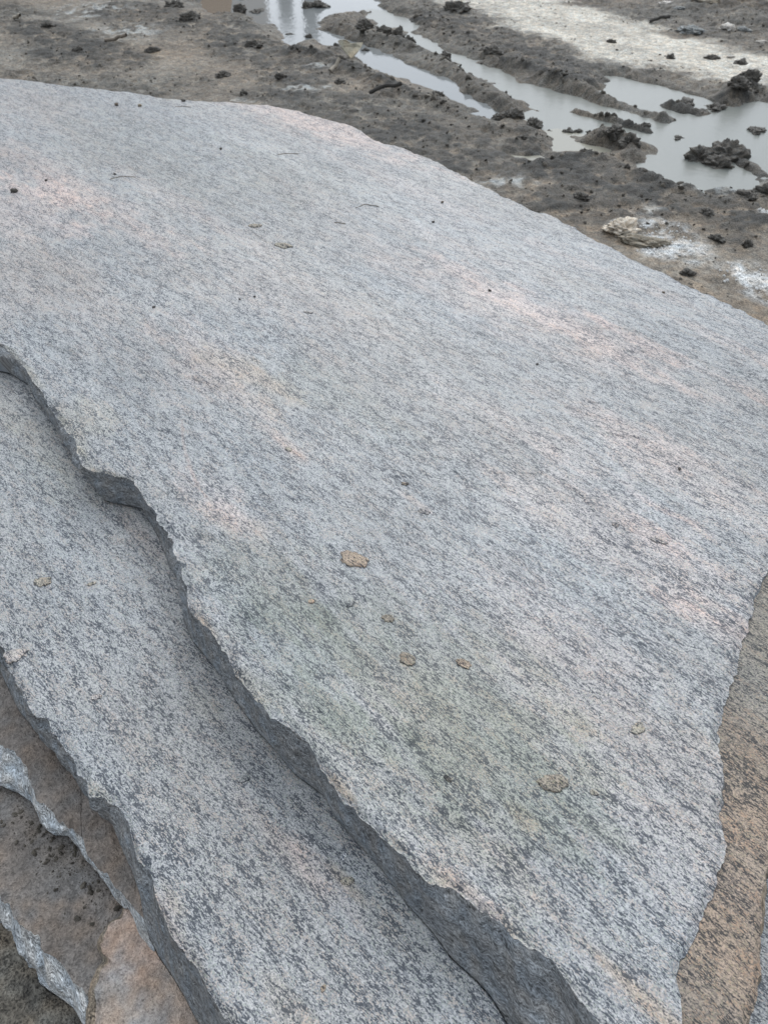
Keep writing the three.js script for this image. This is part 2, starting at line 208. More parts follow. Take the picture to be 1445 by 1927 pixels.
const ROCKS = [
  [1.012, -3.110, 0.1422, 0.8, 0, 'cream', 'cream coloured rock with a pale face at the end of a mossy stone'],
  [1.083, -2.989, 0.1874, 0.42, -28, 'moss', 'long mossy brown stone behind the cream rock'],
  [1.068, -3.174, 0.0465, 0.6, 0, 'pale', 'small white stone behind the cream rock'],
  [2.336, -6.557, 0.1861, 0.5, -20, 'grey', 'flat grey stone in the rubble at upper right'],
  [2.613, -6.589, 0.1137, 0.7, 0, 'white', 'white topped rock in the rubble at upper right'],
  [2.644, -7.303, 0.2212, 0.3, -12, 'moss', 'mossy flat stone in the rubble under the upper right edge'],
  [2.732, -6.557, 0.0971, 0.6, 0, 'grey', 'grey stone right of the white topped rock'],
  [3.192, -7.402, 0.1074, 0.7, 0, 'grey', 'grey stone in the upper right corner'],
  [2.366, -7.422, 0.0987, 0.5, 0, 'white', 'pale stone at the top edge left of the rubble'],
  [2.423, -7.226, 0.0877, 0.5, 0, 'grey', 'small grey stone left end of the rubble'],
  [2.739, -6.214, 0.0774, 0.5, 0, 'pale', 'small pale stone on dry mud at the right edge'],
  [2.400, -5.846, 0.0516, 0.6, 0, 'pale', 'tiny pale stone above the pale track'],
];
const PATCH_A = [
  [-0.452, -3.391, 0.0000, 0.9, 0.16, 'pink', 1],
  [-0.172, -3.106, 0.0000, 0.6, 0.09, 'pink', 0.8],
  [-1.121, -2.601, 0.0000, 0.75, 0.12, 'pink', 1],
  [-1.146, -2.403, 0.0000, 0.35, 0.2, 'pink', 1],
  [-0.689, -2.454, 0.0000, 0.55, 0.05, 'pink', 0.7],
  [-0.204, -1.198, 0.0000, 0.07, 0.016, 'pinks', 1.2],
  [-0.178, -1.157, 0.0000, 0.05, 0.012, 'pinks', 0.8],
  [-0.295, -0.984, 0.0000, 0.09, 0.04, 'pink', 0.6],
  [-0.412, -1.512, 0.0000, 0.3, 0.09, 'pink', 0.8],
  [-0.314, -1.446, 0.0000, 0.2, 0.06, 'tan', 0.8],
  [0.254, -1.817, 0.0000, 0.6, 0.12, 'pink', 0.8],
  [0.451, -1.708, 0.0000, 0.5, 0.09, 'pink', 0.8],
  [0.424, -0.949, 0.0000, 0.35, 0.12, 'pink', 0.7],
  [0.615, -1.096, 0.0000, 0.3, 0.1, 'pink', 0.6],
  [-0.298, -1.005, 0.0000, 0.16, 0.05, 'pink', 0.7],
  [0.328, -0.709, 0.0000, 0.25, 0.08, 'pink', 0.5],
  [0.673, -1.558, 0.0000, 0.4, 0.03, 'pink', 0.8],
  [0.831, -1.606, 0.0000, 0.35, 0.03, 'pink', 0.7],
  [0.638, -1.936, 0.0000, 0.4, 0.035, 'pink', 0.6],
  [0.068, -2.578, 0.0000, 0.5, 0.06, 'pink', 0.6],
  [0.173, -2.170, 0.0000, 0.4, 0.05, 'pink', 0.5],
  [0.587, -0.731, 0.0000, 0.15, 0.03, 'pinks', 0.8],
  [0.538, -0.741, 0.0000, 0.12, 0.03, 'pink', 0.7],
  [0.499, -0.935, 0.0000, 0.09, 0.03, 'pink', 0.7],
  [0.326, -1.230, 0.0000, 0.3, 0.05, 'pink', 0.5],
  [0.537, -1.212, 0.0000, 0.3, 0.05, 'pink', 0.5],
  [0.064, -1.023, 0.0000, 0.05, 0.012, 'pinks', 1],
  [0.228, -0.620, 0.0000, 0.15, 0.03, 'tan', 0.4],
  [0.096, -0.601, 0.0000, 0.32, 0.15, 'olive', 1],
  [0.180, -0.490, 0.0000, 0.22, 0.1, 'olive', 0.9],
  [-0.227, -0.845, 0.0000, 0.18, 0.1, 'olive', 0.8],
  [-0.120, -0.658, 0.0000, 0.2, 0.1, 'olive', 0.8],
  [-0.017, -0.506, 0.0000, 0.18, 0.08, 'olive', 0.6],
  [-0.630, -1.285, 0.0000, 0.1, 0.06, 'tan', 0.7],
  [-0.821, -2.824, 0.0000, 0.8, 0.3, 'olive', 0.35],
  [-0.303, -2.673, 0.0000, 0.6, 0.2, 'olive', 0.3],
  [-0.124, -1.383, 0.0000, 0.3, 0.09, 'olive', 0.5],
  [0.188, -0.410, 0.0000, 0.03, 0.015, 'rust', 0.5],
  [0.470, -0.522, 0.0000, 0.1, 0.03, 'olive', 0.3],
  [0.162, -0.339, 0.0000, 0.09, 0.03, 'tan', 0.5],
  [0.176, -0.249, 0.0000, 0.06, 0.02, 'tan', 0.7],
  [0.073, -0.336, 0.0000, 0.05, 0.01, 'rust', 0.4],
  [0.092, -0.320, 0.0000, 0.05, 0.012, 'pinks', 0.5],
  [-0.061, -0.458, 0.0000, 0.03, 0.01, 'rust', 0.7],
  [-0.293, -0.731, 0.0000, 0.05, 0.01, 'rust', 0.6],
  [-0.632, -1.178, 0.0000, 0.03, 0.012, 'tan', 1],
  [0.299, -0.206, 0.0000, 0.07, 0.012, 'rust', 0.8],
  [0.121, -0.308, 0.0000, 0.05, 0.012, 'pinks', 0.8],
  [-0.248, -1.999, 0.0000, 0.5, 0.12, 'pale', 0.3],
  [0.136, -1.096, 0.0000, 0.4, 0.1, 'pale', 0.3],
];
const PATCH_B = [
  [-0.482, -1.014, 0.0000, 0.09, 0.02, 'pinks', 0.6],
  [-0.801, -1.312, 0.0000, 0.3, 0.04, 'tan', 0.6],
  [-0.724, -1.177, 0.0000, 0.2, 0.05, 'olive', 0.4],
  [-0.158, -0.426, 0.0000, 0.12, 0.02, 'pinks', 0.7],
  [-0.093, -0.382, 0.0000, 0.1, 0.02, 'pink', 0.7],
  [-0.305, -0.652, 0.0000, 0.05, 0.02, 'tan', 0.5],
  [-0.307, -0.326, 0.0000, 0.1, 0.03, 'pink', 0.6],
  [-0.054, -0.368, 0.0000, 0.05, 0.012, 'rust', 0.6],
  [-0.123, -0.221, 0.0000, 0.06, 0.02, 'rust', 0.4],
  [0.027, -0.294, 0.0000, 0.1, 0.03, 'tan', 0.4],
  [-0.432, -0.490, 0.0000, 0.04, 0.015, 'tan', 0.9],
  [-0.342, -0.382, 0.0000, 0.05, 0.012, 'tan', 0.7],
  [-0.288, -0.340, 0.0000, 0.06, 0.012, 'rust', 0.5],
];
const WHITE_PATCH = [
  [1.181, -3.090, 0.2511, 0.5, 'a'],
  [1.219, -2.940, 0.2647, 0.5, 'a'],
  [1.109, -2.940, 0.1324, 0.5, 'a'],
  [1.426, -2.711, 0.2299, 0.5, 'a'],
  [1.461, -2.605, 0.1832, 0.6, 'a'],
  [1.178, -3.307, 0.1436, 0.4, 'b'],
  [1.013, -3.153, 0.0926, 0.5, 'a'],
  [0.766, -4.028, 0.1380, 0.4, 'b'],
  [0.583, -3.642, 0.3076, 0.3, 'b'],
  [-0.540, -5.140, 0.2992, 0.3, 'b'],
  [-0.373, -5.118, 0.2651, 0.3, 'b'],
  [1.730, -3.622, 0.3574, 0.3, 'b'],
  [1.480, -3.642, 0.2819, 0.3, 'b'],
  [-2.444, -7.303, 0.7079, 0.4, 'b'],
  [1.718, -3.278, 0.0951, 0.5, 'a'],
  [-0.923, -4.807, 0.3786, 0.3, 'b'],
  [-1.960, -6.589, 0.5686, 0.4, 'b'],
  [-0.472, -5.611, 0.2139, 0.3, 'b'],
];
const VEIN = [
  [-0.441, -1.285, 0.0000],
  [-0.425, -1.212, 0.0000],
  [-0.407, -1.161, 0.0000],
  [-0.387, -1.112, 0.0000],
  [-0.369, -1.072, 0.0000],
  [-0.347, -1.042, 0.0000],
];
const LEAF = [
  [-0.229, -5.819, 0.0367],
];

// ---------------------------------------------------------------- helpers
const used = new Map();
const numbered = (n) => { const k = used.get(n) || 0; used.set(n, k + 1); return k ? n + '_' + String(k).padStart(3, '0') : n; };
function tag(o, name, label, category, group, kind) {
  o.name = numbered(name); o.userData = { label };
  if (category) o.userData.category = category;
  if (group) o.userData.group = group;
  if (kind) o.userData.kind = kind;
  scene.add(o); return o;
}
function shade(o) { o.traverse((m) => { if (m.isMesh) { m.castShadow = true; m.receiveShadow = true; } }); return o; }
function geo(pos, idx, uv, col) {
  const g = new THREE.BufferGeometry();
  g.setAttribute('position', new THREE.BufferAttribute(new Float32Array(pos), 3));
  if (uv) g.setAttribute('uv', new THREE.BufferAttribute(new Float32Array(uv), 2));
  if (col) g.setAttribute('color', new THREE.BufferAttribute(new Float32Array(col), 3));
  g.setIndex(new THREE.BufferAttribute(new Uint32Array(idx), 1)); g.computeVertexNormals(); return g;
}
function distPoly(x, z, P) {                                          // signed distance, negative inside
  let d = 1e9, inside = false;
  for (let i = 0, j = P.length - 1; i < P.length; j = i++) {
    const ax = P[j][0], az = P[j][1], bx = P[i][0] - ax, bz = P[i][1] - az, px = x - ax, pz = z - az;
    const t = Math.max(0, Math.min(1, (px * bx + pz * bz) / (bx * bx + bz * bz))), dx = px - bx * t, dz = pz - bz * t, q = dx * dx + dz * dz;
    if (q < d) d = q;
    if ((P[i][1] > z) !== (az > z) && x < (ax - P[i][0]) * (z - P[i][1]) / (az - P[i][1]) + P[i][0]) inside = !inside;
  }
  return inside ? -Math.sqrt(d) : Math.sqrt(d);
}
function distLine(x, z, P) {
  let d = 1e9;
  for (let i = 1; i < P.length; i++) {
    const ax = P[i - 1][0], az = P[i - 1][1], bx = P[i][0] - ax, bz = P[i][1] - az, px = x - ax, pz = z - az;
    const t = Math.max(0, Math.min(1, (px * bx + pz * bz) / (bx * bx + bz * bz))), dx = px - bx * t, dz = pz - bz * t;
    d = Math.min(d, dx * dx + dz * dz);
  }
  return Math.sqrt(d);
}
const box2 = (P, m) => { let a = 1e9, b = -1e9, c = 1e9, d = -1e9; for (const q of P) { a = Math.min(a, q[0]); b = Math.max(b, q[0]); c = Math.min(c, q[1]); d = Math.max(d, q[1]); } return [a - m, b + m, c - m, d + m]; };
const inBox = (x, z, b) => x > b[0] && x < b[1] && z > b[2] && z < b[3];
function catmull(P, i, t) {
  const n = P.length, a = P[(i - 1 + n) % n], b = P[i], c = P[(i + 1) % n], d = P[(i + 2) % n], o = [0, 0];
  for (let k = 0; k < 2; k++) {
    // slopes limited by the shorter neighbour so that long hidden sides do not bulge the visible ones
    const l0 = Math.hypot(b[0] - a[0], b[1] - a[1]), l1 = Math.hypot(c[0] - b[0], c[1] - b[1]), l2 = Math.hypot(d[0] - c[0], d[1] - c[1]);
    const m1 = 0.5 * ((c[k] - b[k]) + (b[k] - a[k]) * Math.min(1, l1 / l0)), m2 = 0.5 * ((c[k] - b[k]) + (d[k] - c[k]) * Math.min(1, l1 / l2));
    const t2 = t * t, t3 = t2 * t;
    o[k] = (2 * t3 - 3 * t2 + 1) * b[k] + (t3 - 2 * t2 + t) * m1 + (-2 * t3 + 3 * t2) * c[k] + (t3 - t2) * m2;
  }
  return o;
}

// ---------------------------------------------------------------- textures
const toS = (v) => { v = Math.max(0, Math.min(1, v)); return Math.round(255 * (v <= 0.0031308 ? v * 12.92 : 1.055 * Math.pow(v, 1 / 2.4) - 0.055)); };
function tex(data, N, color, rep) {
  const t = new THREE.DataTexture(data, N, N, THREE.RGBAFormat, THREE.UnsignedByteType);
  t.wrapS = t.wrapT = THREE.RepeatWrapping; t.magFilter = THREE.LinearFilter; t.minFilter = THREE.LinearMipmapLinearFilter; t.generateMipmaps = true;
  if (color) t.colorSpace = THREE.SRGBColorSpace;
  t.needsUpdate = true; return t;
}
// gneiss: elongated crystals, u along the foliation, dark mica gathered in streaks
const TILE = 0.56;
function gneissTextures(N, seed) {
  const cu = Math.round(TILE / 0.0021), cv = Math.round(TILE / 0.0013), col = new Uint8Array(N * N * 4), bmp = new Uint8Array(N * N * 4), cell = new Float32Array(cu * cv * 6);
  for (let j = 0; j < cv; j++) for (let i = 0; i < cu; i++) {
    const o = (j * cu + i) * 6, q = h2(i, j, seed + 12), b = 0.82 + 0.36 * h2(i, j, seed + 13), warm = pn((i / cu) * 18, (j / cv) * 60, 18, 60, seed + 21);
    let c;
    if (q < 0.34) c = [0.248, 0.263, 0.285];                          // quartz
    else if (q < 0.48) c = [0.345, 0.375, 0.355];                       // greenish grains
    else if (q < 0.48 + 0.40 * sm(0.42, 0.8, warm)) c = [0.445, 0.408, 0.385];   // pink feldspar
    else c = [0.455, 0.463, 0.474];
    cell[o] = h2(i, j, seed + 14); cell[o + 1] = h2(i, j, seed + 15); cell[o + 2] = c[0] * b; cell[o + 3] = c[1] * b; cell[o + 4] = c[2] * b; cell[o + 5] = h2(i, j, seed + 16);
  }
  for (let y = 0; y < N; y++) for (let x = 0; x < N; x++) {
    const u = x / N, v = y / N, gx = u * cu, gy = v * cv + 0.3 * (gx - Math.floor(gx)), xi = Math.floor(gx), yi = Math.floor(gy); let best = 1e9, bo = 0;
    for (let dj = -1; dj <= 1; dj++) for (let di = -1; di <= 1; di++) {
      const i = ((xi + di) % cu + cu) % cu, j = ((yi + dj) % cv + cv) % cv, o = (j * cu + i) * 6, dx = xi + di + cell[o] - gx, dy = yi + dj + cell[o + 1] - gy, q = dx * dx + dy * dy;
      if (q < best) { best = q; bo = o; }
    }
    const w = v + 0.010 * (pn(u * 7, v * 7, 7, 7, seed + 3) - 0.5) + 0.003 * (pn(u * 40, v * 60, 40, 60, seed + 4) - 0.5);
    // mica: small irregular flecks, denser in streaks along the foliation
    const D = 0.46 * pn(u * 118, w * 460, 118, 460, seed + 51) + 0.30 * pn(u * 360, w * 800, 360, 800, seed + 52) + 0.24 * cell[bo + 5];
    const B = 0.19 * (pn(u * 16, w * 62, 16, 62, seed + 53) - 0.5) + 0.23 * (pn(u * 34, w * 165, 34, 165, seed + 54) - 0.5) + 0.09 * (pn(u * 5, w * 20, 5, 20, seed + 55) - 0.5);
    const k = sm(0.515, 0.625, D + B), k2 = sm(0.585, 0.70, D + B), f = 0.88 + 0.24 * h2(x, y, seed + 41), o = (y * N + x) * 4, dk = [lerp(0.132, 0.058, k2), lerp(0.147, 0.069, k2), lerp(0.168, 0.087, k2)];
    for (let c = 0; c < 3; c++) col[o + c] = toS(lerp(cell[bo + 2 + c], dk[c], k) * f);
    col[o + 3] = 255; const bb = Math.round(255 * Math.max(0, Math.min(1, (0.5 + 0.4 * (cell[bo + 5] - 0.5) - 0.3 * k) * (0.85 + 0.3 * h2(x >> 1, y >> 1, seed + 43))))); bmp[o] = bmp[o + 1] = bmp[o + 2] = bb; bmp[o + 3] = 255;
  }
  return { map: tex(col, N, true), bump: tex(bmp, N, false) };
}
// fine mottled rock or earth: noise layers around one colour, with specks
function speckTexture(N, seed, base, amp, dark, pale, an = 1) {
  const col = new Uint8Array(N * N * 4), bmp = new Uint8Array(N * N * 4);
  for (let y = 0; y < N; y++) for (let x = 0; x < N; x++) {
    const u = x / N, v = y / N;
    let f = 0;
    f += 0.30 * (pn(u * 14, v * 14 * an, 14, 14 * an, seed) - 0.5) + 0.5 * (pn(u * 45, v * 45 * an, 45, 45 * an, seed + 1) - 0.5) + 0.7 * (pn(u * 130, v * 130 * an, 130, 130 * an, seed + 2) - 0.5) + 0.7 * (pn(u * 320, v * 320, 320, 320, seed + 3) - 0.5);
    const g = 0.35 * (h2(x, y, seed + 4) - 0.5), warm = pn(u * 30, v * 30, 30, 30, seed + 6) - 0.5;
    let m = 1 + amp * (f + g);
    const sp = pn(u * 260, v * 260 * an, 260, 260 * an, seed + 7), sq = pn(u * 210, v * 210, 210, 210, seed + 8);
    m *= 1 - dark * sm(0.70, 0.84, sp); m += pale * sm(0.78, 0.9, sq);
    const o = (y * N + x) * 4;
    col[o] = toS(base[0] * m * (1 + 0.14 * warm)); col[o + 1] = toS(base[1] * m); col[o + 2] = toS(base[2] * m * (1 - 0.14 * warm)); col[o + 3] = 255;
    const b = Math.round(255 * Math.max(0, Math.min(1, 0.5 + 0.45 * (f + g)))); bmp[o] = bmp[o + 1] = bmp[o + 2] = b; bmp[o + 3] = 255;
  }
  return { map: tex(col, N, true), bump: tex(bmp, N, false) };
}
const GN = gneissTextures(2048, 5);
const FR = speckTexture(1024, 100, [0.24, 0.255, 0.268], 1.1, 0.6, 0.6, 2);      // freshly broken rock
const DU = speckTexture(1024, 200, [0.33, 0.31, 0.29], 0.62, 0.3, 0.2, 1);    // rock under dried dust
const MU = speckTexture(1024, 300, [0.5, 0.495, 0.48], 1.15, 0.6, 0.3, 1);     // mud grit, coloured by vertex colours
const std = (T, color, bump, rough, vc = true) => new THREE.MeshStandardMaterial({ map: T.map, bumpMap: T.bump, bumpScale: bump, color: new THREE.Color().setRGB(...color), roughness: rough, vertexColors: vc });
const M = {
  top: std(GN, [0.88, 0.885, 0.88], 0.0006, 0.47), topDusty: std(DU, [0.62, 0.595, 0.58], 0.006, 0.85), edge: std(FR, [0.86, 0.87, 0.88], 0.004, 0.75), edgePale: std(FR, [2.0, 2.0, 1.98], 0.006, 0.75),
  brown: std(GN, [0.68, 0.58, 0.465], 0.0008, 0.7), edgeBrown: std(FR, [1.0, 0.8, 0.6], 0.002, 0.85), pink: std(DU, [1.04, 1.0, 0.97], 0.004, 0.8),
  mud: std(MU, [1, 1, 1], 0.008, 0.72), clod: std(MU, [0.205, 0.195, 0.178], 0.004, 0.7, false),
};

// ---------------------------------------------------------------- stone slabs
const FOL = 46 * Math.PI / 180;
const fu = (x, z, a = FOL) => x * Math.cos(a) + z * Math.sin(a), fv = (x, z, a = FOL) => -x * Math.sin(a) + z * Math.cos(a);
const undA = (x, z) => 0.006 * n2(x / 0.6, z / 0.6, 7) + 0.0022 * n2(x / 0.17, z / 0.17, 8) + 0.0006 * n2(fu(x, z) / 0.09, fv(x, z) / 0.03, 9) + 0.0018 * sm(-0.04, 0.04, n2(fu(x, z) / 0.4, fv(x, z) / 0.13, 10) + 0.35 * n2(x / 0.06, z / 0.06, 11)) + 0.0014 * sm(-0.05, 0.05, n2(fu(x, z) / 0.22 + 9, fv(x, z) / 0.09, 12) + 0.3 * n2(x / 0.03, z / 0.03, 13) - 0.25);
const planeB = (x, z) => 0.315 + 0.05 * sm(0.45, 1.7, -z);
const topA = (x, z) => 0.42 + undA(x, z), undB = (x, z) => 0.003 * n2(x / 0.4, z / 0.4, 27) + 0.0018 * n2(x / 0.13, z / 0.13, 28) + 0.001 * n2(fu(x, z) / 0.12, fv(x, z) / 0.02, 29);
const topB = (x, z) => planeB(x, z) + undB(x, z);
const TINT = { pink: [1.26, 1.13, 1.08], pinks: [1.20, 1.06, 0.99], tan: [1.07, 1.02, 0.92], olive: [0.865, 0.885, 0.835], rust: [1.06, 0.90, 0.74], pale: [1.1, 1.1, 1.09] };
function tints(list, x, z, a) {
  let r = 1, g = 1, b = 1;
  const w = 0.35 * n2(fu(x, z) / 0.05, fv(x, z) / 0.012, 61) + 0.25 * n2(x / 0.05, z / 0.05, 62) + 0.3 * n2(fu(x, z) / 0.16, fv(x, z) / 0.035, 63);
  for (const [px, pz, , lu, lv, c, amt] of list) {
    const du = fu(x - px, z - pz, a) / lu, dv = fv(x - px, z - pz, a) / lv, q = du * du + dv * dv; if (q > 2.6) continue;
    const k = amt * sm(1.15, 0.35, Math.sqrt(q) + w * 0.8), t = TINT[c];
    r *= 1 + (t[0] - 1) * k; g *= 1 + (t[1] - 1) * k; b *= 1 + (t[2] - 1) * k;
  }
  return [r, g, b];
}
function mottle(x, z, s) {                                            // broad mineral banding along the foliation
  const p = fu(x, z), q = fv(x, z), a = n2(p / 0.5, q / 0.09, s) + 0.6 * n2(p / 0.13, q / 0.045, s + 1), b = n2(x / 0.5, z / 0.5, s + 2) + 0.5 * n2(x / 0.18, z / 0.18, s + 3), c = n2(p / 0.35, q / 0.12, s + 4) + 0.5 * n2(p / 0.07, q / 0.03, s + 5);
  const m = 1 + 0.08 * a + 0.06 * b, p2 = sm(0.1, 0.9, n2(p / 0.7 + 4, q / 0.22, s + 7) + 0.45 * n2(p / 0.2, q / 0.06, s + 8) + 0.25 * n2(p / 0.05, q / 0.014, s + 9));
  return [m * (1 + 0.03 * c + 0.11 * p2), m * (1 + 0.004 * c + 0.05 * p2), m * (1 - 0.02 * c + 0.02 * p2)];
}
// one stone slab: top grid from its middle out to the broken rim, then the broken side, then the underside
function slab(o) {
  const c = o.center, P = [], n = o.top.length;
  for (let i = 0; i < n; i++) {
    const a = o.top[i], b = o.top[(i + 1) % n], L = Math.hypot(b[0] - a[0], b[1] - a[1]), far = Math.hypot(a[0], a[1], 1), ds = o.grain * Math.max(1, far * 0.8), k = Math.max(1, Math.round(L / (o.hidden && o.hidden(a[0], a[1]) ? 0.04 : ds)));
    for (let j = 0; j < k; j++) P.push(catmull(o.top, i, j / k));
  }
  if (o.crack !== undefined) {                                        // make room for the hairline crack: samples along its two lips
    const ang = (q) => Math.atan2(q[1] - c[1], q[0] - c[0]);
    let bi = 0, bd = 9; P.forEach((q, i) => { const d = Math.abs(ang(q) - o.crack); if (d < bd) { bd = d; bi = i; } });
    const q = P[bi], r = P[(bi + 1) % P.length], mk = (t) => [lerp(q[0], r[0], t), lerp(q[1], r[1], t)];
    P.splice(bi + 1, 0, mk(0.25), mk(0.5), mk(0.75)); P.crackAt = bi + 2;
  }
  const K = P.length, rimN = o.rough ?? 1;
  const rayBot = (x, z) => {                                          // where the ray from the middle through a rim point leaves the foot outline
    const dx = x - c[0], dz = z - c[1]; let best = -1;
    for (let i = 0, j = o.bot.length - 1; i < o.bot.length; j = i++) {
      const ax = o.bot[j][0] - c[0], az = o.bot[j][1] - c[1], ex = o.bot[i][0] - o.bot[j][0], ez = o.bot[i][1] - o.bot[j][1], det = dx * -ez + dz * ex; if (Math.abs(det) < 1e-12) continue;
      const t = (ax * -ez + az * ex) / det, s = (dx * az - dz * ax) / det; if (s >= -1e-6 && s <= 1 + 1e-6 && t > best) best = t;
    }
    return best > 0 ? best : 1;
  };
  const pos = [], uv = [], col = [], idx = [], T = o.rings, R = T.length;
  const rim = P.map(([x, z]) => {
    const l = Math.hypot(x - c[0], z - c[1]), k = rimN * (0.0045 * n2(x / 0.045, z / 0.045, o.seed) + 0.003 * (0.35 - Math.abs(n2(x / 0.028, z / 0.028, o.seed + 3))) + 0.0035 * n2(x / 0.014, z / 0.014, o.seed + 1) + 0.002 * n2(x / 0.006, z / 0.006, o.seed + 2)) / l;
    return [x + (x - c[0]) * k, z + (z - c[1]) * k];
  });
  const push = (x, y, z, cc) => { pos.push(x, y, z); uv.push((fu(x, z, o.fol ?? FOL) + (o.shift || 0)) / o.tile, (fv(x, z, o.fol ?? FOL) + (o.shift || 0)) / o.tile); col.push(...cc); };
  push(c[0], o.height(c[0], c[1]), c[1], o.tint(c[0], c[1], 1));
  const rimY = [];
  for (let r = 0; r < R; r++) for (let i = 0; i < K; i++) {
    const t = T[r], x = lerp(c[0], rim[i][0], t), z = lerp(c[1], rim[i][1], t), e = (1 - t) * Math.hypot(rim[i][0] - c[0], rim[i][1] - c[1]);
    let y = o.height(x, z) - (o.round ?? 0.0045) * Math.pow(1 - sm(0, 0.020, e), 2) * Math.max(0.15, 0.7 + 0.9 * n2(x / 0.06, z / 0.06, o.seed + 5) + 0.4 * n2(x / 0.02, z / 0.02, o.seed + 4));
    if (e < 0.012) y -= 0.0015 * Math.max(0, n2(x / 0.012, z / 0.012, o.seed + 6));
    if (P.crackAt === i && t > 0.5) y -= 0.012;
    if (r === R - 1) rimY.push(y);
    push(x, y, z, o.tint(x, z, e));
  }
  for (let i = 0; i < K; i++) { const j = (i + 1) % K; idx.push(0, 1 + i, 1 + j); for (let r = 0; r < R - 1; r++) { const a = 1 + r * K + i, b = 1 + r * K + j; idx.push(a, a + K, b, b, a + K, b + K); } }
  // orientation: make faces look up whatever way the outline runs
  let area = 0; for (let i = 0; i < K; i++) { const a = P[i], b = P[(i + 1) % K]; area += a[0] * b[1] - b[0] * a[1]; }
  const flip = (ix) => { if (area > 0) for (let i = 0; i < ix.length; i += 3) { const t = ix[i + 1]; ix[i + 1] = ix[i + 2]; ix[i + 2] = t; } return ix; };
  const g = new THREE.Group();
  const m1 = new THREE.Mesh(geo(pos, flip(idx), uv, col), o.topMat); m1.name = o.topName || 'cleft_face'; g.add(m1);
  // broken side and underside
  const ep = [], eu = [], ec = [], ei = [], rows = o.rows || 20; let arc = 0;
  const foot = rim.map(([x, z]) => { const t = rayBot(x, z); return [lerp(c[0], x, t), lerp(c[1], z, t)]; });
  for (let i = 0; i <= K; i++) {
    const a = i % K, [x0, z0] = rim[a], [x1, z1] = foot[a]; if (i) arc += Math.hypot(x0 - rim[i - 1][0], z0 - rim[i - 1][1]);
    const y1 = o.foot(x1, z1), H = rimY[a] - y1, len = Math.hypot(x1 - x0, H, z1 - z0), nl = Math.hypot(x0 - c[0], z0 - c[1]), nx = (x0 - c[0]) / nl, nz = (z0 - c[1]) / nl;
    for (let k = 0; k <= rows; k++) {
      const s = k / rows, w = Math.sin(Math.PI * Math.pow(s, 0.8)), bx = lerp(x0, x1, s), bz = lerp(z0, z1, s), by = lerp(rimY[a], y1, s);
      let d = 0.012 * n3(bx / 0.09, by / 0.05, bz / 0.09, o.seed + 20) + 0.008 * Math.abs(n3(bx / 0.045, by / 0.024, bz / 0.045, o.seed + 21)) + 0.003 * Math.abs(n3(bx / 0.02, by / 0.012, bz / 0.02, o.seed + 23)) + 0.0032 * n3(bx / 0.013, by / 0.008, bz / 0.013, o.seed + 22);
      d = d * w * (o.faceRough ?? 1);
      ep.push(bx + nx * d, by + 0.3 * d * w, bz + nz * d); eu.push(arc / 0.5, -s * len / 0.5);
      const v = 1 + 0.16 * n3(bx / 0.12, by / 0.04, bz / 0.12, o.seed + 30) + 0.10 * n3(bx / 0.03, by / 0.012, bz / 0.03, o.seed + 31);
      const tc = o.edgeTint ? o.edgeTint(bx, bz, s) : [1, 1, 1]; ec.push(v * tc[0], v * tc[1], v * tc[2]);
    }
    const ix = lerp(x1, c[0], 0.12), iz = lerp(z1, c[1], 0.12); ep.push(ix, y1 + 0.002, iz); eu.push(arc / 0.5, -len / 0.5 - 0.3); ec.push(1, 1, 1);
    ep.push(c[0], o.foot(c[0], c[1]) + 0.002, c[1]); eu.push(arc / 0.5, -len / 0.5 - 1); ec.push(1, 1, 1);
    if (i < K) { const S = rows + 3, q = i * S; for (let k = 0; k < rows + 2; k++) ei.push(q + k, q + k + 1, q + S + k, q + S + k, q + k + 1, q + S + k + 1); }
  }
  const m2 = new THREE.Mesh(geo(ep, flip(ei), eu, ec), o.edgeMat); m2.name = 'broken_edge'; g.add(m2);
  return shade(g);
}
const rings = (from, k, bias = 1) => { const a = []; for (let i = 0; i <= k; i++) a.push(lerp(from, 1, Math.pow(i / k, bias))); return a.concat([]).sort((p, q) => p - q); };
const withRim = (a, w) => [...a.slice(0, -1), 1 - w * 3, 1 - w * 2, 1 - w, 1 - w * 0.4, 1].filter((v, i, s) => !i || v > s[i - 1]);

// top slab
const rimTan = (x, z, e) => sm(0.030, 0.004, e + 0.012 * n2(x / 0.03, z / 0.03, 71)) * sm(0.0, 0.5, n2(x / 0.11, z / 0.11, 72) + 0.5 * n2(x / 0.03, z / 0.03, 73));
function tintA(x, z, e) {
  const m = mottle(x, z, 41), t = tints(PATCH_A, x, z, FOL), left = x < 0.28 ? 1 : 0, k = left * 0.5 * rimTan(x, z, e), v = 0.8 * sm(0.005, 0.001, distLine(x, z, VEIN.map((q) => [q[0], q[1]])) + 0.002 * n2(x / 0.01, z / 0.01, 77));
  return [m[0] * t[0] * (1 + 0.12 * k) * (1 + 0.06 * v), m[1] * t[1] * (1 + 0.04 * k) * (1 - 0.10 * v), m[2] * t[2] * (1 - 0.12 * k) * (1 - 0.16 * v)];
}
const A = slab({ top: A_TOP, bot: A_BOT, center: [0.02, -1.25], grain: 0.0036, rings: withRim(rings(0.02, 250), 0.0018), height: topA, foot: (x, z) => planeB(x, z) + 0.007, tint: tintA, tile: TILE, seed: 500, topMat: M.top, edgeMat: M.edge, hidden: (x, z) => x < -2 });
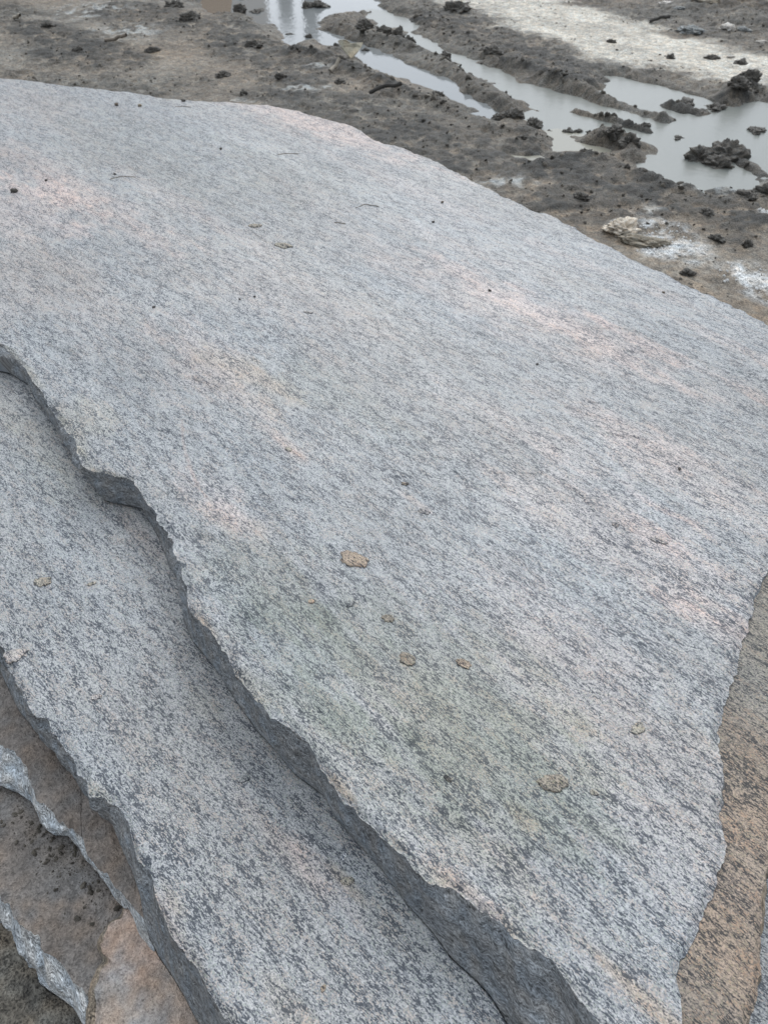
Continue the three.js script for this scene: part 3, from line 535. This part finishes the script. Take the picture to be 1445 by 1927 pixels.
const Wl = slab({ top: W_TOP, bot: W_TOP.map(([x, z]) => [x + 0.012, z + 0.004]), center: [0.37, -0.62], grain: 0.0045, rings: withRim(rings(0.05, 60), 0.006), height: (x, z) => topA(x, z) - 0.007, foot: (x, z) => planeB(x, z) + 0.010, tile: TILE, shift: 0.31, seed: 540, topMat: M.brown, edgeMat: M.edgeBrown,
  tint: (x, z, e) => { const m = mottle(x, z, 45), f = sm(-0.75, -0.35, z + 0.1 * n2(x / 0.1, z / 0.1, 3)), g = 0.5 + 0.5 * n2(fu(x, z) / 0.12, fv(x, z) / 0.05, 46); return [m[0] * lerp(0.98, 1.01, f) * (0.92 + 0.14 * g), m[1] * lerp(1.04, 0.97, f) * (0.93 + 0.10 * g), m[2] * lerp(1.10, 0.96, f) * (0.95 + 0.05 * g)]; } });
{ const l = new THREE.Group(); l.name = 'weathered_layer'; for (const m of [...Wl.children]) l.add(m); l.userData.label = 'rusty brown weathered layer under the broken grey crust'; A.add(l); }
tag(A, 'stone_slab', 'huge topmost grey granite slab with dark flecks and a brown right border', 'stone slab');
// second slab
tag(slab({ top: B_TOP, bot: B_BOT, center: [-0.35, -1.15], grain: 0.0042, rings: withRim(rings(0.12, 170), 0.003), height: topB, foot: () => 0.222, tile: TILE, shift: 0.83, fol: FOL - 0.06, seed: 600, topMat: M.top, edgeMat: M.edge, hidden: (x, z) => z < -1.5 || x > 0.7 || x < -1.4,
  tint: (x, z, e) => { const m = mottle(x, z, 51), t = tints(PATCH_B, x, z, FOL), k = 0.4 * rimTan(x, z, e); return [m[0] * t[0] * (1 + 0.14 * k), m[1] * t[1], m[2] * t[2] * (1 - 0.14 * k)]; } }), 'stone_slab', 'light grey speckled slab directly under the topmost slab', 'stone slab');
const crackAngle = (c, x, z) => Math.atan2(z - c[1], x - c[0]);
// third and fourth slab, under dried dust
const undC = (s) => (x, z) => 0.004 * n2(x / 0.2, z / 0.2, s) + 0.003 * n2(x / 0.06, z / 0.06, s + 1) + 0.002 * n2(x / 0.02, z / 0.02, s + 2) + 0.0008 * n2(x / 0.008, z / 0.008, s + 3);
const uC = undC(81), uD = undC(85), cC = [-0.67, -1.11], cD = [-0.706, -0.866];
const dust = (s) => (x, z) => { const a = 1 + 0.13 * n2(x / 0.12, z / 0.12, s) + 0.09 * n2(x / 0.035, z / 0.035, s + 1), w = n2(x / 0.09, z / 0.09, s + 2); return [a * (1 + 0.06 * w), a, a * (1 - 0.05 * w)]; };
tag(slab({ top: C_TOP, bot: C_BOT, center: cC, crack: crackAngle(cC, -0.4795, -0.4484), grain: 0.0032, rings: withRim(rings(0.3, 90), 0.004), height: (x, z) => 0.215 + uC(x, z), foot: () => 0.151, tile: 0.6, seed: 700, topMat: M.topDusty, edgeMat: M.edgePale, tint: dust(710), hidden: (x, z) => z < -0.8 || x > 0, faceRough: 2.0, rough: 1.5 }), 'stone_slab', 'dusty brown slab with a pale broken rim, third from the top of the stack', 'stone slab');
tag(slab({ top: D_TOP, bot: D_BOT, center: cD, crack: crackAngle(cD, -0.5286, -0.3258), grain: 0.0032, rings: withRim(rings(0.2, 90), 0.004), height: (x, z) => 0.14 + uD(x, z), foot: () => 0.045, tile: 0.6, seed: 800, topMat: M.topDusty, edgeMat: M.edgePale, tint: dust(810), hidden: (x, z) => z < -0.8 || x > 0, faceRough: 2.0, rough: 1.5 }), 'stone_slab', 'lowest dusty slab strewn with mud crumbs, on the dark soil in the corner', 'stone slab');
tag(slab({ top: E_TOP, bot: E_BOT, center: [-0.30, -0.235], grain: 0.0028, rings: withRim(rings(0.05, 70), 0.008), height: (x, z) => 0.185 + 0.5 * uD(x + 3, z), foot: () => 0.147, tile: 0.4, shift: 0.5, seed: 900, topMat: M.pink, edgeMat: M.edgeBrown, fol: 0.15, faceRough: 0.7, round: 0.014,
  tint: (x, z, e) => { const g = dust(915)(x * 1.6, z * 1.6), m = mottle(x * 1.5, z * 1.5, 91).map((v, k) => v * g[k] * g[k]), f = sm(-0.27, -0.31, z + 0.02 * n2(x / 0.04, z / 0.04, 5)); return [m[0] * lerp(0.86, 1.14, f), m[1] * lerp(0.88, 1.04, f), m[2] * lerp(0.90, 1.0, f)]; } }), 'stone_slab', 'small pinkish tongue of stone wedged below the light grey slab', 'stone slab');

// ---------------------------------------------------------------- muddy ground
const PUDS = [PUD_BROWN, PUD_UPPER, PUD_MAIN, PUD_TAN], PB = PUDS.map((p) => box2(p, 0.5));
const RIDGES = [[RID_A, 0.050, 0.085], [RID_B, 0.036, 0.07], [RID_C, 0.062, 0.055], [RID_D, 0.065, 0.09], [RID_E, 0.026, 0.05], [RID_F, 0.058, 0.055], [RID_G, 0.055, 0.06], [RID_H, 0.02, 0.09], [RID_I, 0.052, 0.035]].map((r) => [...r, box2(r[0], 0.4)]);
const bandBox = box2(BAND, 1);
function lumps(x, z, size, s) {                                       // heap of rounded clods, 0..1
  const gx = x / size, gz = z / size, xi = Math.floor(gx), zi = Math.floor(gz); let m = 0;
  for (let j = -1; j <= 1; j++) for (let i = -1; i <= 1; i++) { const dx = xi + i + h2(xi + i, zi + j, s) - gx, dz = zi + j + h2(xi + i, zi + j, s + 1) - gz, r = 0.35 + 0.5 * h2(xi + i, zi + j, s + 2), q = 1 - (dx * dx + dz * dz) / (r * r); if (q > 0) m = Math.max(m, Math.sqrt(q) * r); }
  return m;
}
function ground(x, z) {                                               // height and colour of the mud
  let pud = 9, pudI = -1;
  for (let i = 0; i < 4; i++) if (inBox(x, z, PB[i])) { const d = distPoly(x, z, PUDS[i]); if (d < pud) { pud = d; pudI = i; } }
  const far = Math.hypot(x, z), rough = fbm(x / 0.55, z / 0.55, 3, 301), mid = fbm(x / 0.16, z / 0.16, 3, 311), fine = fbm(x / 0.045, z / 0.045, 2, 321);
  const ta = 0.62 * x + 0.78 * z, tb = 0.78 * x - 0.62 * z;             // along and across the wheel tracks
  let ch = 0; for (const L of CHURN) if (far < 9 && far > 1.5) ch = Math.max(ch, sm(0.42, 0.10, distLine(x, z, L) + 0.12 * n2(x / 0.25, z / 0.25, 338) + 0.06 * n2(x / 0.07, z / 0.07, 339)));
  const broken = 0.9 * ch + (1 - 0.9 * ch) * sm(-0.22, 0.28, fbm(ta / 1.1, tb / 0.5, 2, 331) + 0.35 * n2(ta / 0.35, tb / 0.14, 335) + 0.2 * n2(x / 0.09, z / 0.09, 336));
  let h = 0.020 + 0.012 * rough + 0.010 * mid + 0.005 * fine;
  const lp = lumps(x, z, 0.075, 341), lp2 = lumps(x + 7, z, 0.034, 351);
  h += broken * (0.017 * lp + 0.010 * lp2) + 0.004 * lp2;
  let rid = 0, rh = 0;
  for (const [L, H, Wd, bb] of RIDGES) if (inBox(x, z, bb)) {
    const d = distLine(x, z, L) + 0.35 * Wd * n2(x / 0.12, z / 0.12, 361) + 0.2 * Wd * n2(x / 0.04, z / 0.04, 362), k = Math.exp(-(d * d) / (Wd * Wd)) * (0.75 + 0.4 * n2(x / 0.22, z / 0.22, 363));
    if (k > rid) rid = k; rh = Math.max(rh, k * H);
  }
  let wet = 0;
  if (pud < 1) {
    const d = pud + 0.05 * n2(x / 0.11, z / 0.11, 371) + 0.028 * n2(x / 0.04, z / 0.04, 372) + 0.035 * n2(x / 0.3, z / 0.3, 373);
    const k = sm(0.10, -0.07, d); h = lerp(h, -0.011 + 0.009 * mid + 0.024 * n2(ta / 0.45, tb / 0.10, 375) - 0.02 * sm(0.0, -0.12, d), k);
    wet = sm(0.25, 0.0, d);
  }
  h += rh * (0.65 + 0.5 * lp + 0.3 * lp2);
  const bd = inBox(x, z, bandBox) ? distLine(x, z, BAND) : 9, band = sm(0.62, 0.30, bd + 0.16 * n2(x / 0.5, z / 0.25, 381) + 0.10 * n2(x / 0.12, z / 0.08, 382));
  h = lerp(h, 0.03 + 0.006 * rough + 0.003 * fine, 0.75 * band);
  const rub = sm(1.9, 2.6, x - 0.1 * z - 1.0) * sm(-6.2, -7.4, z); h += rub * (0.10 * lumps(x, z, 0.5, 391) + 0.05 * lumps(x, z, 0.17, 392));
  // colour: dry brown grey, dark wet clods, pale slurry, white lime
  const dk = Math.max(0, Math.min(1, 0.95 * rid * (0.7 + 0.5 * mid) + broken * (0.48 + 0.36 * ch) * sm(0.10, 0.5, lp + 0.5 * mid + 0.35 * lp2) + 0.28 * sm(0.0, 0.35, mid + 0.3 * n2(ta / 0.2, tb / 0.06, 337))));
  const warm = n2(x / 0.5, z / 0.4, 395);
  const grit = n2(x / 0.03, z / 0.03, 398), blot = n2(ta / 0.14, tb / 0.07, 399);
  let c = [0.385 * (1 + 0.08 * warm), 0.338, 0.278 * (1 - 0.08 * warm)], b = 1 + 0.35 * rough + 0.25 * fine + 0.4 * mid + 0.18 * grit + 0.22 * blot;
  const dc = [0.078, 0.077, 0.071]; c = c.map((v, k) => lerp(v * b, dc[k] * (1 + 0.3 * fine), dk));
  c = c.map((v, k) => lerp(v, [0.18, 0.178, 0.165][k], 0.5 * wet * (1 - dk)));
  c = c.map((v, k) => lerp(v, [1.25, 1.20, 1.08][k], Math.min(1, band * (1.0 + 0.5 * rough + 0.3 * mid)) * (1 - 0.5 * dk)));
  for (const [px, pz, l, a, t] of WHITE_PATCH) {
    const dx = (x - px) / l * 1.7, dz = (z - pz) / (l * a * 2.2) * 1.7, q = dx * dx + dz * dz; if (q > 2) continue;
    const k = sm(1.2, 0.1, Math.sqrt(q)) * sm(t === 'a' ? -0.32 : -0.02, t === 'a' ? 0.12 : 0.25, fbm(x / 0.05, z / 0.05, 2, 401) + 0.25 * fbm(x / 0.15, z / 0.15, 2, 402)); c = c.map((v, j) => lerp(v, (t === 'a' ? [1.25, 1.28, 1.30] : [0.72, 0.75, 0.75])[j], k));
  }
  if (far > 9) { const k = sm(9, 14, far); h = lerp(h, 0.04 + 0.03 * rough, k); }
  return [h, c, rid, broken, pud];
}
const axis = (spans) => { const a = []; let v = spans[0][0]; for (const [, to, st] of spans) { while (v < to - 1e-6) { a.push(v); v += st; } v = to; } a.push(v); return a; };
{
  const xs = axis([[-120, -30, 15], [-30, -8, 2], [-8, -4.6, 0.12], [-4.6, 4.8, 0.0145], [4.8, 9, 0.12], [9, 30, 2], [30, 120, 15]]);
  const zs = axis([[-120, -40, 10], [-40, -14, 1], [-14, -8.6, 0.06], [-8.6, -1.35, 0.0145], [-1.35, 0.2, 0.02], [0.2, 3, 0.14], [3, 40, 4]]);
  const pos = [], uv = [], col = [], idx = [], nx = xs.length;
  for (const z of zs) for (const x of xs) { const [h, c] = ground(x, z); pos.push(x, h, z); uv.push(x / 0.7, z / 0.7); col.push(c[0], c[1], c[2]); }
  for (let j = 0; j < zs.length - 1; j++) for (let i = 0; i < nx - 1; i++) { const a = j * nx + i; idx.push(a, a + nx, a + 1, a + 1, a + nx, a + nx + 1); }
  const m = new THREE.Mesh(geo(pos, idx, uv, col), M.mud); shade(m);
  tag(m, 'muddy_ground', 'churned grey brown mud with ridges and dark clods around the stone stack', 'mud', null, 'structure');
}
// puddles: silty water lying in the hollows
function grow(P, w) {
  const n = P.length; let area = 0; for (let i = 0; i < n; i++) { const a = P[i], b = P[(i + 1) % n]; area += a[0] * b[1] - b[0] * a[1]; }
  const s = Math.sign(area); return P.map((p, i) => { const a = P[(i - 1 + n) % n], b = P[(i + 1) % n], dx = b[0] - a[0], dz = b[1] - a[1], l = Math.hypot(dx, dz) || 1; return [p[0] + s * dz / l * w, p[1] - s * dx / l * w]; });
}
const RIP = speckTexture(512, 950, [0.5, 0.5, 0.5], 0.5, 0, 0, 1);
function puddle(P, y, color, rough, bump, label) {
  const Q = grow(P, 0.07), tri = THREE.ShapeUtils.triangulateShape(Q.map((q) => new THREE.Vector2(q[0], q[1])), []);
  const pos = [], uv = [], idx = []; for (const q of Q) { pos.push(q[0], y, q[1]); uv.push(q[0] / 3, q[1] / 3); }
  for (const t of tri) { const [a, b, c] = t, ar = (Q[b][0] - Q[a][0]) * (Q[c][1] - Q[a][1]) - (Q[c][0] - Q[a][0]) * (Q[b][1] - Q[a][1]); ar > 0 ? idx.push(a, c, b) : idx.push(a, b, c); }
  const m = new THREE.Mesh(geo(pos, idx, uv), new THREE.MeshPhysicalMaterial({ color: new THREE.Color().setRGB(...color), roughness: rough, ior: 1.33, bumpMap: RIP.bump, bumpScale: bump }));
  m.receiveShadow = true; return tag(m, 'puddle_water', label, null, null, 'structure');
}
puddle(PUD_MAIN, -0.004, [0.195, 0.208, 0.195], 0.26, 0.0015, 'wide shallow silty puddle between the mud ridges at right');
puddle(PUD_UPPER, -0.006, [0.20, 0.215, 0.22], 0.04, 0.0008, 'bright puddle mirroring the pale sky at top centre');
puddle(PUD_BROWN, -0.008, [0.20, 0.17, 0.14], 0.03, 0.0006, 'brown puddle with a straight edge of reflection at the top left');
puddle(PUD_TAN, -0.002, [0.25, 0.245, 0.205], 0.2, 0.001, 'small tan puddle ringed by dark mud beside the main puddle');

// ---------------------------------------------------------------- loose stones, clods, twigs
function lump(seed, detail, rough, flat) {                            // an irregular closed lump of unit width
  const g = new THREE.IcosahedronGeometry(0.5, detail), p = g.attributes.position, seen = new Map();
  for (let i = 0; i < p.count; i++) {
    const x = p.getX(i), y = p.getY(i), z = p.getZ(i), key = Math.round(x * 1e4) + '_' + Math.round(y * 1e4) + '_' + Math.round(z * 1e4); let f = seen.get(key);
    if (f === undefined) { f = 1 + rough * (0.46 * n3(x * 3.1, y * 3.1, z * 3.1, seed) + 0.26 * n3(x * 6, y * 6, z * 6, seed + 1) + 0.24 * n3(x * 13, y * 13, z * 13, seed + 2) + 0.18 * n3(x * 27, y * 27, z * 27, seed + 3)); seen.set(key, f); }
    p.setXYZ(i, x * f, y * f * flat, z * f);
  }
  g.computeVertexNormals();
  const nrm = new Map(), nn = g.attributes.normal;                    // smooth over shared corners
  for (let i = 0; i < p.count; i++) { const key = [p.getX(i), p.getY(i), p.getZ(i)].map((v) => Math.round(v * 1e4)).join('_'), a = nrm.get(key) || [0, 0, 0]; a[0] += nn.getX(i); a[1] += nn.getY(i); a[2] += nn.getZ(i); nrm.set(key, a); }
  for (let i = 0; i < p.count; i++) { const a = nrm.get([p.getX(i), p.getY(i), p.getZ(i)].map((v) => Math.round(v * 1e4)).join('_')), l = Math.hypot(...a) || 1; nn.setXYZ(i, a[0] / l, a[1] / l, a[2] / l); }
  return g;
}
const CL = [1, 2, 3, 4, 5, 6].map((s) => lump(1000 + s * 10, 12, 0.85, 1)), rnd = rng(77);
CLODS.forEach(([x, z, w, hr, label], i) => {
  const m = new THREE.Mesh(CL[i % 6], M.clod), g = ground(x, z)[0];
  m.scale.set(w * 1.05, w * hr * 1.15, w * (0.7 + 0.3 * rnd())); m.rotation.y = rnd() * 6.28; m.position.set(x, Math.max(g, -0.014) + w * hr * 0.02, z); shade(m);
  tag(m, 'mud_clod', label, 'mud clod');
});
// countless small crumbs of mud
{
  const g = lump(1200, 2, 0.9, 0.8), N = 7000, im = new THREE.InstancedMesh(g, M.clod, N), d = new THREE.Object3D(), cc = new THREE.Color(), r = rng(5); let k = 0, tries = 0;
  while (k < N && tries++ < 260000) {
    const x = lerp(-4.2, 4.6, r()), z = -1.3 - 6.9 * r(); if (distPoly(x, z, A_TOP) < -0.05) continue;
    const [h, c, rid, br, pud] = ground(x, z), want = 0.06 + 0.9 * rid + 0.35 * br; if (r() > want || (c[0] > 0.6 && r() < 0.7) || h < -0.006 || (pud < -0.02 && r() > 0.5 * rid + 0.1)) continue;
    const s = 0.006 + 0.026 * Math.pow(r(), 3) * (0.5 + 1.1 * rid); d.position.set(x, h + s * 0.02, z); d.rotation.set(r() * 6, r() * 6, r() * 6); d.scale.set(s, s * 0.8, s * (0.7 + 0.6 * r())); d.updateMatrix(); im.setMatrixAt(k, d.matrix);
    const v = lerp(0.6, 2.6, Math.pow(r(), 1.6)) ; im.setColorAt(k, cc.setRGB(v * 1.03, v, v * 0.95)); k++;
  }
  im.count = k; shade(im); tag(im, 'mud_crumbs', 'small crumbs of mud scattered over the churned ground', 'mud crumbs', null, 'stuff');
}
// crumbs of mud on the lowest slab
{
  const g = lump(1250, 2, 0.9, 0.7), N = 900, im = new THREE.InstancedMesh(g, M.clod, N), d = new THREE.Object3D(), cc = new THREE.Color(), r = rng(9);
  for (let k = 0; k < N; k++) {
    const t = r(), x = -0.62 + 0.24 * t + 0.10 * (r() + r() - 1), z = -0.56 + 0.17 * t + 0.08 * (r() + r() - 1), s = 0.002 + 0.010 * Math.pow(r(), 6); d.position.set(x, 0.14 + uD(x, z) + s * 0.02, z); d.rotation.set(r() * 6, r() * 6, r() * 6); d.scale.set(s, s * 0.7, s); d.updateMatrix(); im.setMatrixAt(k, d.matrix); const v = lerp(1.4, 3.0, r()); im.setColorAt(k, cc.setRGB(v * 1.04, v, v * 0.95));
  }
  shade(im); tag(im, 'mud_crumbs', 'dark mud crumbs strewn on the lowest dusty slab', 'mud crumbs', null, 'stuff');
}
// white lime crumbs
{
  const g = lump(1270, 2, 0.8, 0.7), N = 600, im = new THREE.InstancedMesh(g, new THREE.MeshStandardMaterial({ color: new THREE.Color().setRGB(0.66, 0.67, 0.67), roughness: 0.9 }), N), d = new THREE.Object3D(), r = rng(19), L = WHITE_PATCH.filter((p) => p[4] === 'a'); let k = 0;
  while (k < N) {
    const p = L[Math.floor(r() * L.length)], a = r() * 6.28, q = Math.pow(r(), 0.7), x = p[0] + Math.cos(a) * q * p[2] * 0.55, z = p[1] + Math.sin(a) * q * p[2] * p[3] * 1.1; if (distPoly(x, z, A_TOP) < 0.01) { if (r() < 0.2) k++; continue; }
    const s = 0.003 + 0.011 * Math.pow(r(), 4); d.position.set(x, ground(x, z)[0] + s * 0.15, z); d.rotation.set(r() * 6, r() * 6, r() * 6); d.scale.set(s, s * 0.6, s); d.updateMatrix(); im.setMatrixAt(k++, d.matrix);
  }
  shade(im); tag(im, 'lime_crumbs', 'white crumbs of stone lime strewn on the mud by the cream rock', 'lime crumbs', null, 'stuff');
}
// rocks
const rockMat = { cream: std(DU, [2.2, 2.1, 1.88], 0.004, 0.8, false), moss: std(DU, [1.05, 1.0, 0.86], 0.005, 0.9, false), pale: std(DU, [1.7, 1.72, 1.7], 0.004, 0.8, false), grey: std(FR, [1.1, 1.1, 1.05], 0.004, 0.8, false), white: std(DU, [2.0, 2.05, 2.05], 0.004, 0.75, false) };
ROCKS.forEach(([x, z, w, hr, turn, c, label], i) => {
  const m = new THREE.Mesh(lump(1400 + i * 10, 10, 0.85, 1), rockMat[c]); m.scale.set(w, w * hr * 0.65, w * (hr < 0.5 ? 0.45 : 0.75)); m.rotation.y = THREE.MathUtils.degToRad(turn); m.position.set(x, ground(x, z)[0] + w * hr * 0.06, z); shade(m); tag(m, 'rock', label, 'rock');
});
// pebbles
const pebMat = { dark: std(MU, [0.17, 0.16, 0.15], 0.001, 0.8, false), brown: std(MU, [0.30, 0.25, 0.2], 0.001, 0.8, false), tan: std(MU, [0.62, 0.54, 0.42], 0.001, 0.8, false) };
const PE = [1, 2, 3].map((s) => lump(1600 + s * 10, 4, 0.6, 0.8));
PEBBLES.forEach(([x, z, w, c, label], i) => { const m = new THREE.Mesh(PE[i % 3], pebMat[c]); m.scale.set(w * 0.85, w * 0.6, w * 0.7); m.rotation.y = i; m.position.set(x, topA(x, z) + w * 0.16, z); shade(m); tag(m, 'pebble', label, 'pebble'); });
// flakes of stone
const flMat = { orange: std(GN, [1.02, 0.80, 0.61], 0.001, 0.8), brown: std(GN, [0.76, 0.66, 0.53], 0.001, 0.85), tan: std(GN, [1.0, 0.90, 0.74], 0.001, 0.8), pale: std(GN, [1.12, 1.02, 0.95], 0.001, 0.8), grey: std(GN, [0.72, 0.72, 0.70], 0.001, 0.8), white: std(GN, [1.8, 1.8, 1.8], 0.001, 0.7) };
function flake(x, z, w, asp, turn, c, seed, top) {
  const K = 40, R = 7, pos = [], uv = [], col = [], idx = [], th = Math.min(0.0028, 0.034 * w + 0.0007), a0 = THREE.MathUtils.degToRad(turn), ca = Math.cos(a0), sa = Math.sin(a0);
  const out = (i) => { const a = i / K * Math.PI * 2; return 1 + 0.28 * n2(Math.cos(a) * 1.5 + seed, Math.sin(a) * 1.5, 31) + 0.16 * n2(Math.cos(a) * 4 + seed, Math.sin(a) * 4, 32) + 0.07 * n2(Math.cos(a) * 11 + seed, Math.sin(a) * 11, 33); };
  const put = (i, t, y) => { const a = i / K * Math.PI * 2, r = out(i % K) * t * w / 2, lx = Math.cos(a) * r, lz = Math.sin(a) * r * asp, X = lx * ca + lz * sa, Z = -lx * sa + lz * ca; pos.push(X, y + top(x + X, z + Z) - top(x, z), Z); uv.push((fu(x + X, z + Z) + seed * 0.37) / TILE, fv(x + X, z + Z) / TILE); const e = t > 0.9 && y < th * 0.5 ? 0.55 : 1 + 0.12 * n2(X / 0.008, Z / 0.008, seed); col.push(e, e, e); };
  put(0, 0, th);
  for (let r = 1; r <= R; r++) for (let i = 0; i < K; i++) put(i, r / R, th * (0.85 + 0.3 * n2(i * 0.7, r * 1.3, seed) ) - (r === R ? th * 0.25 : 0));
  for (let i = 0; i < K; i++) put(i, 0.98, -0.0015);
  for (let i = 0; i < K; i++) { const j = (i + 1) % K; idx.push(0, 1 + j, 1 + i); for (let r = 0; r < R; r++) { const a = 1 + r * K + i, b = 1 + r * K + j; idx.push(a, b, a + K, b, b + K, a + K); } }
  const m = new THREE.Mesh(geo(pos, idx, uv, col), flMat[c]); m.position.set(x, top(x, z) + 0.0005, z); m.rotation.set(0.02, 0, 0.02); return shade(m);
}
FLAKES_A.forEach(([x, z, w, asp, turn, c, label], i) => tag(flake(x, z, w, asp, turn, c, i + 1, topA), 'stone_flake', label, 'stone flake'));
FLAKES_B.forEach(([x, z, w, asp, turn, c, label], i) => tag(flake(x, z, w, asp, turn, c, i + 41, topB), 'stone_flake', label, 'stone flake'));
// twigs
const twMat = { tan: new THREE.MeshStandardMaterial({ color: new THREE.Color().setRGB(0.24, 0.21, 0.175), roughness: 0.9 }), dark: new THREE.MeshStandardMaterial({ color: new THREE.Color().setRGB(0.05, 0.048, 0.045), roughness: 0.9 }), pale: new THREE.MeshStandardMaterial({ color: new THREE.Color().setRGB(0.34, 0.31, 0.26), roughness: 0.9 }) };
function twig(x, z, L, turn, curl, mat, rad, top, lift = 0) {
  const a = THREE.MathUtils.degToRad(turn), pts = []; for (let i = 0; i <= 5; i++) { const t = i / 5 - 0.5, lx = t * L, lz = curl * L * (t * t * 4 - 0.5) + 0.03 * L * Math.sin(i * 2.3), X = lx * Math.cos(a) + lz * Math.sin(a), Z = -lx * Math.sin(a) + lz * Math.cos(a); pts.push(new THREE.Vector3(X, top(x + X, z + Z) - top(x, z) + rad * 0.8 + lift * (t + 0.5), Z)); }
  const g = new THREE.TubeGeometry(new THREE.CatmullRomCurve3(pts), 16, rad, 7), p = g.attributes.position; for (let i = 0; i < p.count; i++) p.setY(i, p.getY(i) + rad * 0.25 * n2(p.getX(i) / 0.006, p.getZ(i) / 0.006, 3));
  const m = new THREE.Mesh(g, mat); m.position.set(x, top(x, z), z); return shade(m);
}
TWIGS.forEach(([x, z, L, turn, curl, label], i) => tag(twig(x, z, L, turn, curl, twMat.tan, 0.0011, topA), 'twig', label, 'twig'));
GROUND_STICKS.forEach(([x, z, L, turn, curl, c, label]) => tag(twig(x, z, L, turn, curl, twMat[c], 0.012, (a, b) => ground(a, b)[0], 0.04), 'stick', label, 'stick'));
// pale leaf standing in the mud beside the bright puddle
{
  const s = new THREE.Shape(); s.moveTo(0, 0); s.bezierCurveTo(0.03, 0.03, 0.075, 0.08, 0.085, 0.125); s.bezierCurveTo(0.05, 0.12, 0.03, 0.10, 0.0, 0.105); s.bezierCurveTo(-0.03, 0.12, -0.06, 0.125, -0.085, 0.12); s.bezierCurveTo(-0.07, 0.08, -0.03, 0.04, 0, 0);
  const g = new THREE.ExtrudeGeometry(s, { depth: 0.004, bevelEnabled: true, bevelSize: 0.002, bevelThickness: 0.002, bevelSegments: 1 }), p = g.attributes.position; for (let i = 0; i < p.count; i++) p.setZ(i, p.getZ(i) - 2.2 * p.getX(i) * p.getX(i) + 0.01 * n2(p.getX(i) * 30, p.getY(i) * 30, 4)); g.computeVertexNormals();
  const m = new THREE.Mesh(g, std(DU, [1.2, 1.16, 0.95], 0.002, 0.8, false)); m.position.set(LEAF[0][0], ground(LEAF[0][0], LEAF[0][1])[0] - 0.01, LEAF[0][1]); m.rotation.set(-0.7, 0.2, 0); shade(m); tag(m, 'dry_leaf', 'pale dry leaf standing in the mud by the bright puddle', 'leaf');
}
// beyond the frame: the plain building and two posts mirrored in the puddles
{
  const b = new THREE.Group(), wallM = new THREE.MeshStandardMaterial({ color: new THREE.Color().setRGB(0.36, 0.29, 0.23), roughness: 0.9 }), roofM = new THREE.MeshStandardMaterial({ color: new THREE.Color().setRGB(0.12, 0.12, 0.12), roughness: 0.7 });
  const w = new THREE.Mesh(new THREE.BoxGeometry(12, 7, 9), wallM); w.name = 'wall'; w.position.set(0, 3.5, 0); b.add(w);
  const r = new THREE.Mesh(new THREE.BoxGeometry(12.6, 0.3, 9.6), roofM); r.name = 'roof'; r.position.set(0, 7.15, 0); b.add(r);
  b.position.set(-5.15 - 6, 0, -34.5); shade(b); tag(b, 'shed', 'beige shed beyond the yard, mirrored in the brown puddle', 'shed');
  for (const [x, h, l] of [[-3.35, 4.75, 'left of two concrete posts mirrored in the bright puddle'], [-2.5, 5.3, 'right of two concrete posts mirrored in the bright puddle']]) {
    const g = new THREE.Group(), m = new THREE.Mesh(new THREE.CylinderGeometry(0.24, 0.28, h, 16), new THREE.MeshStandardMaterial({ color: new THREE.Color().setRGB(0.3, 0.3, 0.29), roughness: 0.9 })); m.name = 'post'; m.position.y = h / 2; g.add(m);
    const k = new THREE.Mesh(new THREE.CylinderGeometry(0.1, 0.3, 0.15, 16), m.material); k.name = 'cap'; k.position.y = h + 0.075; g.add(k);
    g.position.set(x, 0, -30); shade(g); tag(g, 'concrete_post', l, 'post');
  }
}
renderer.render(scene, camera);
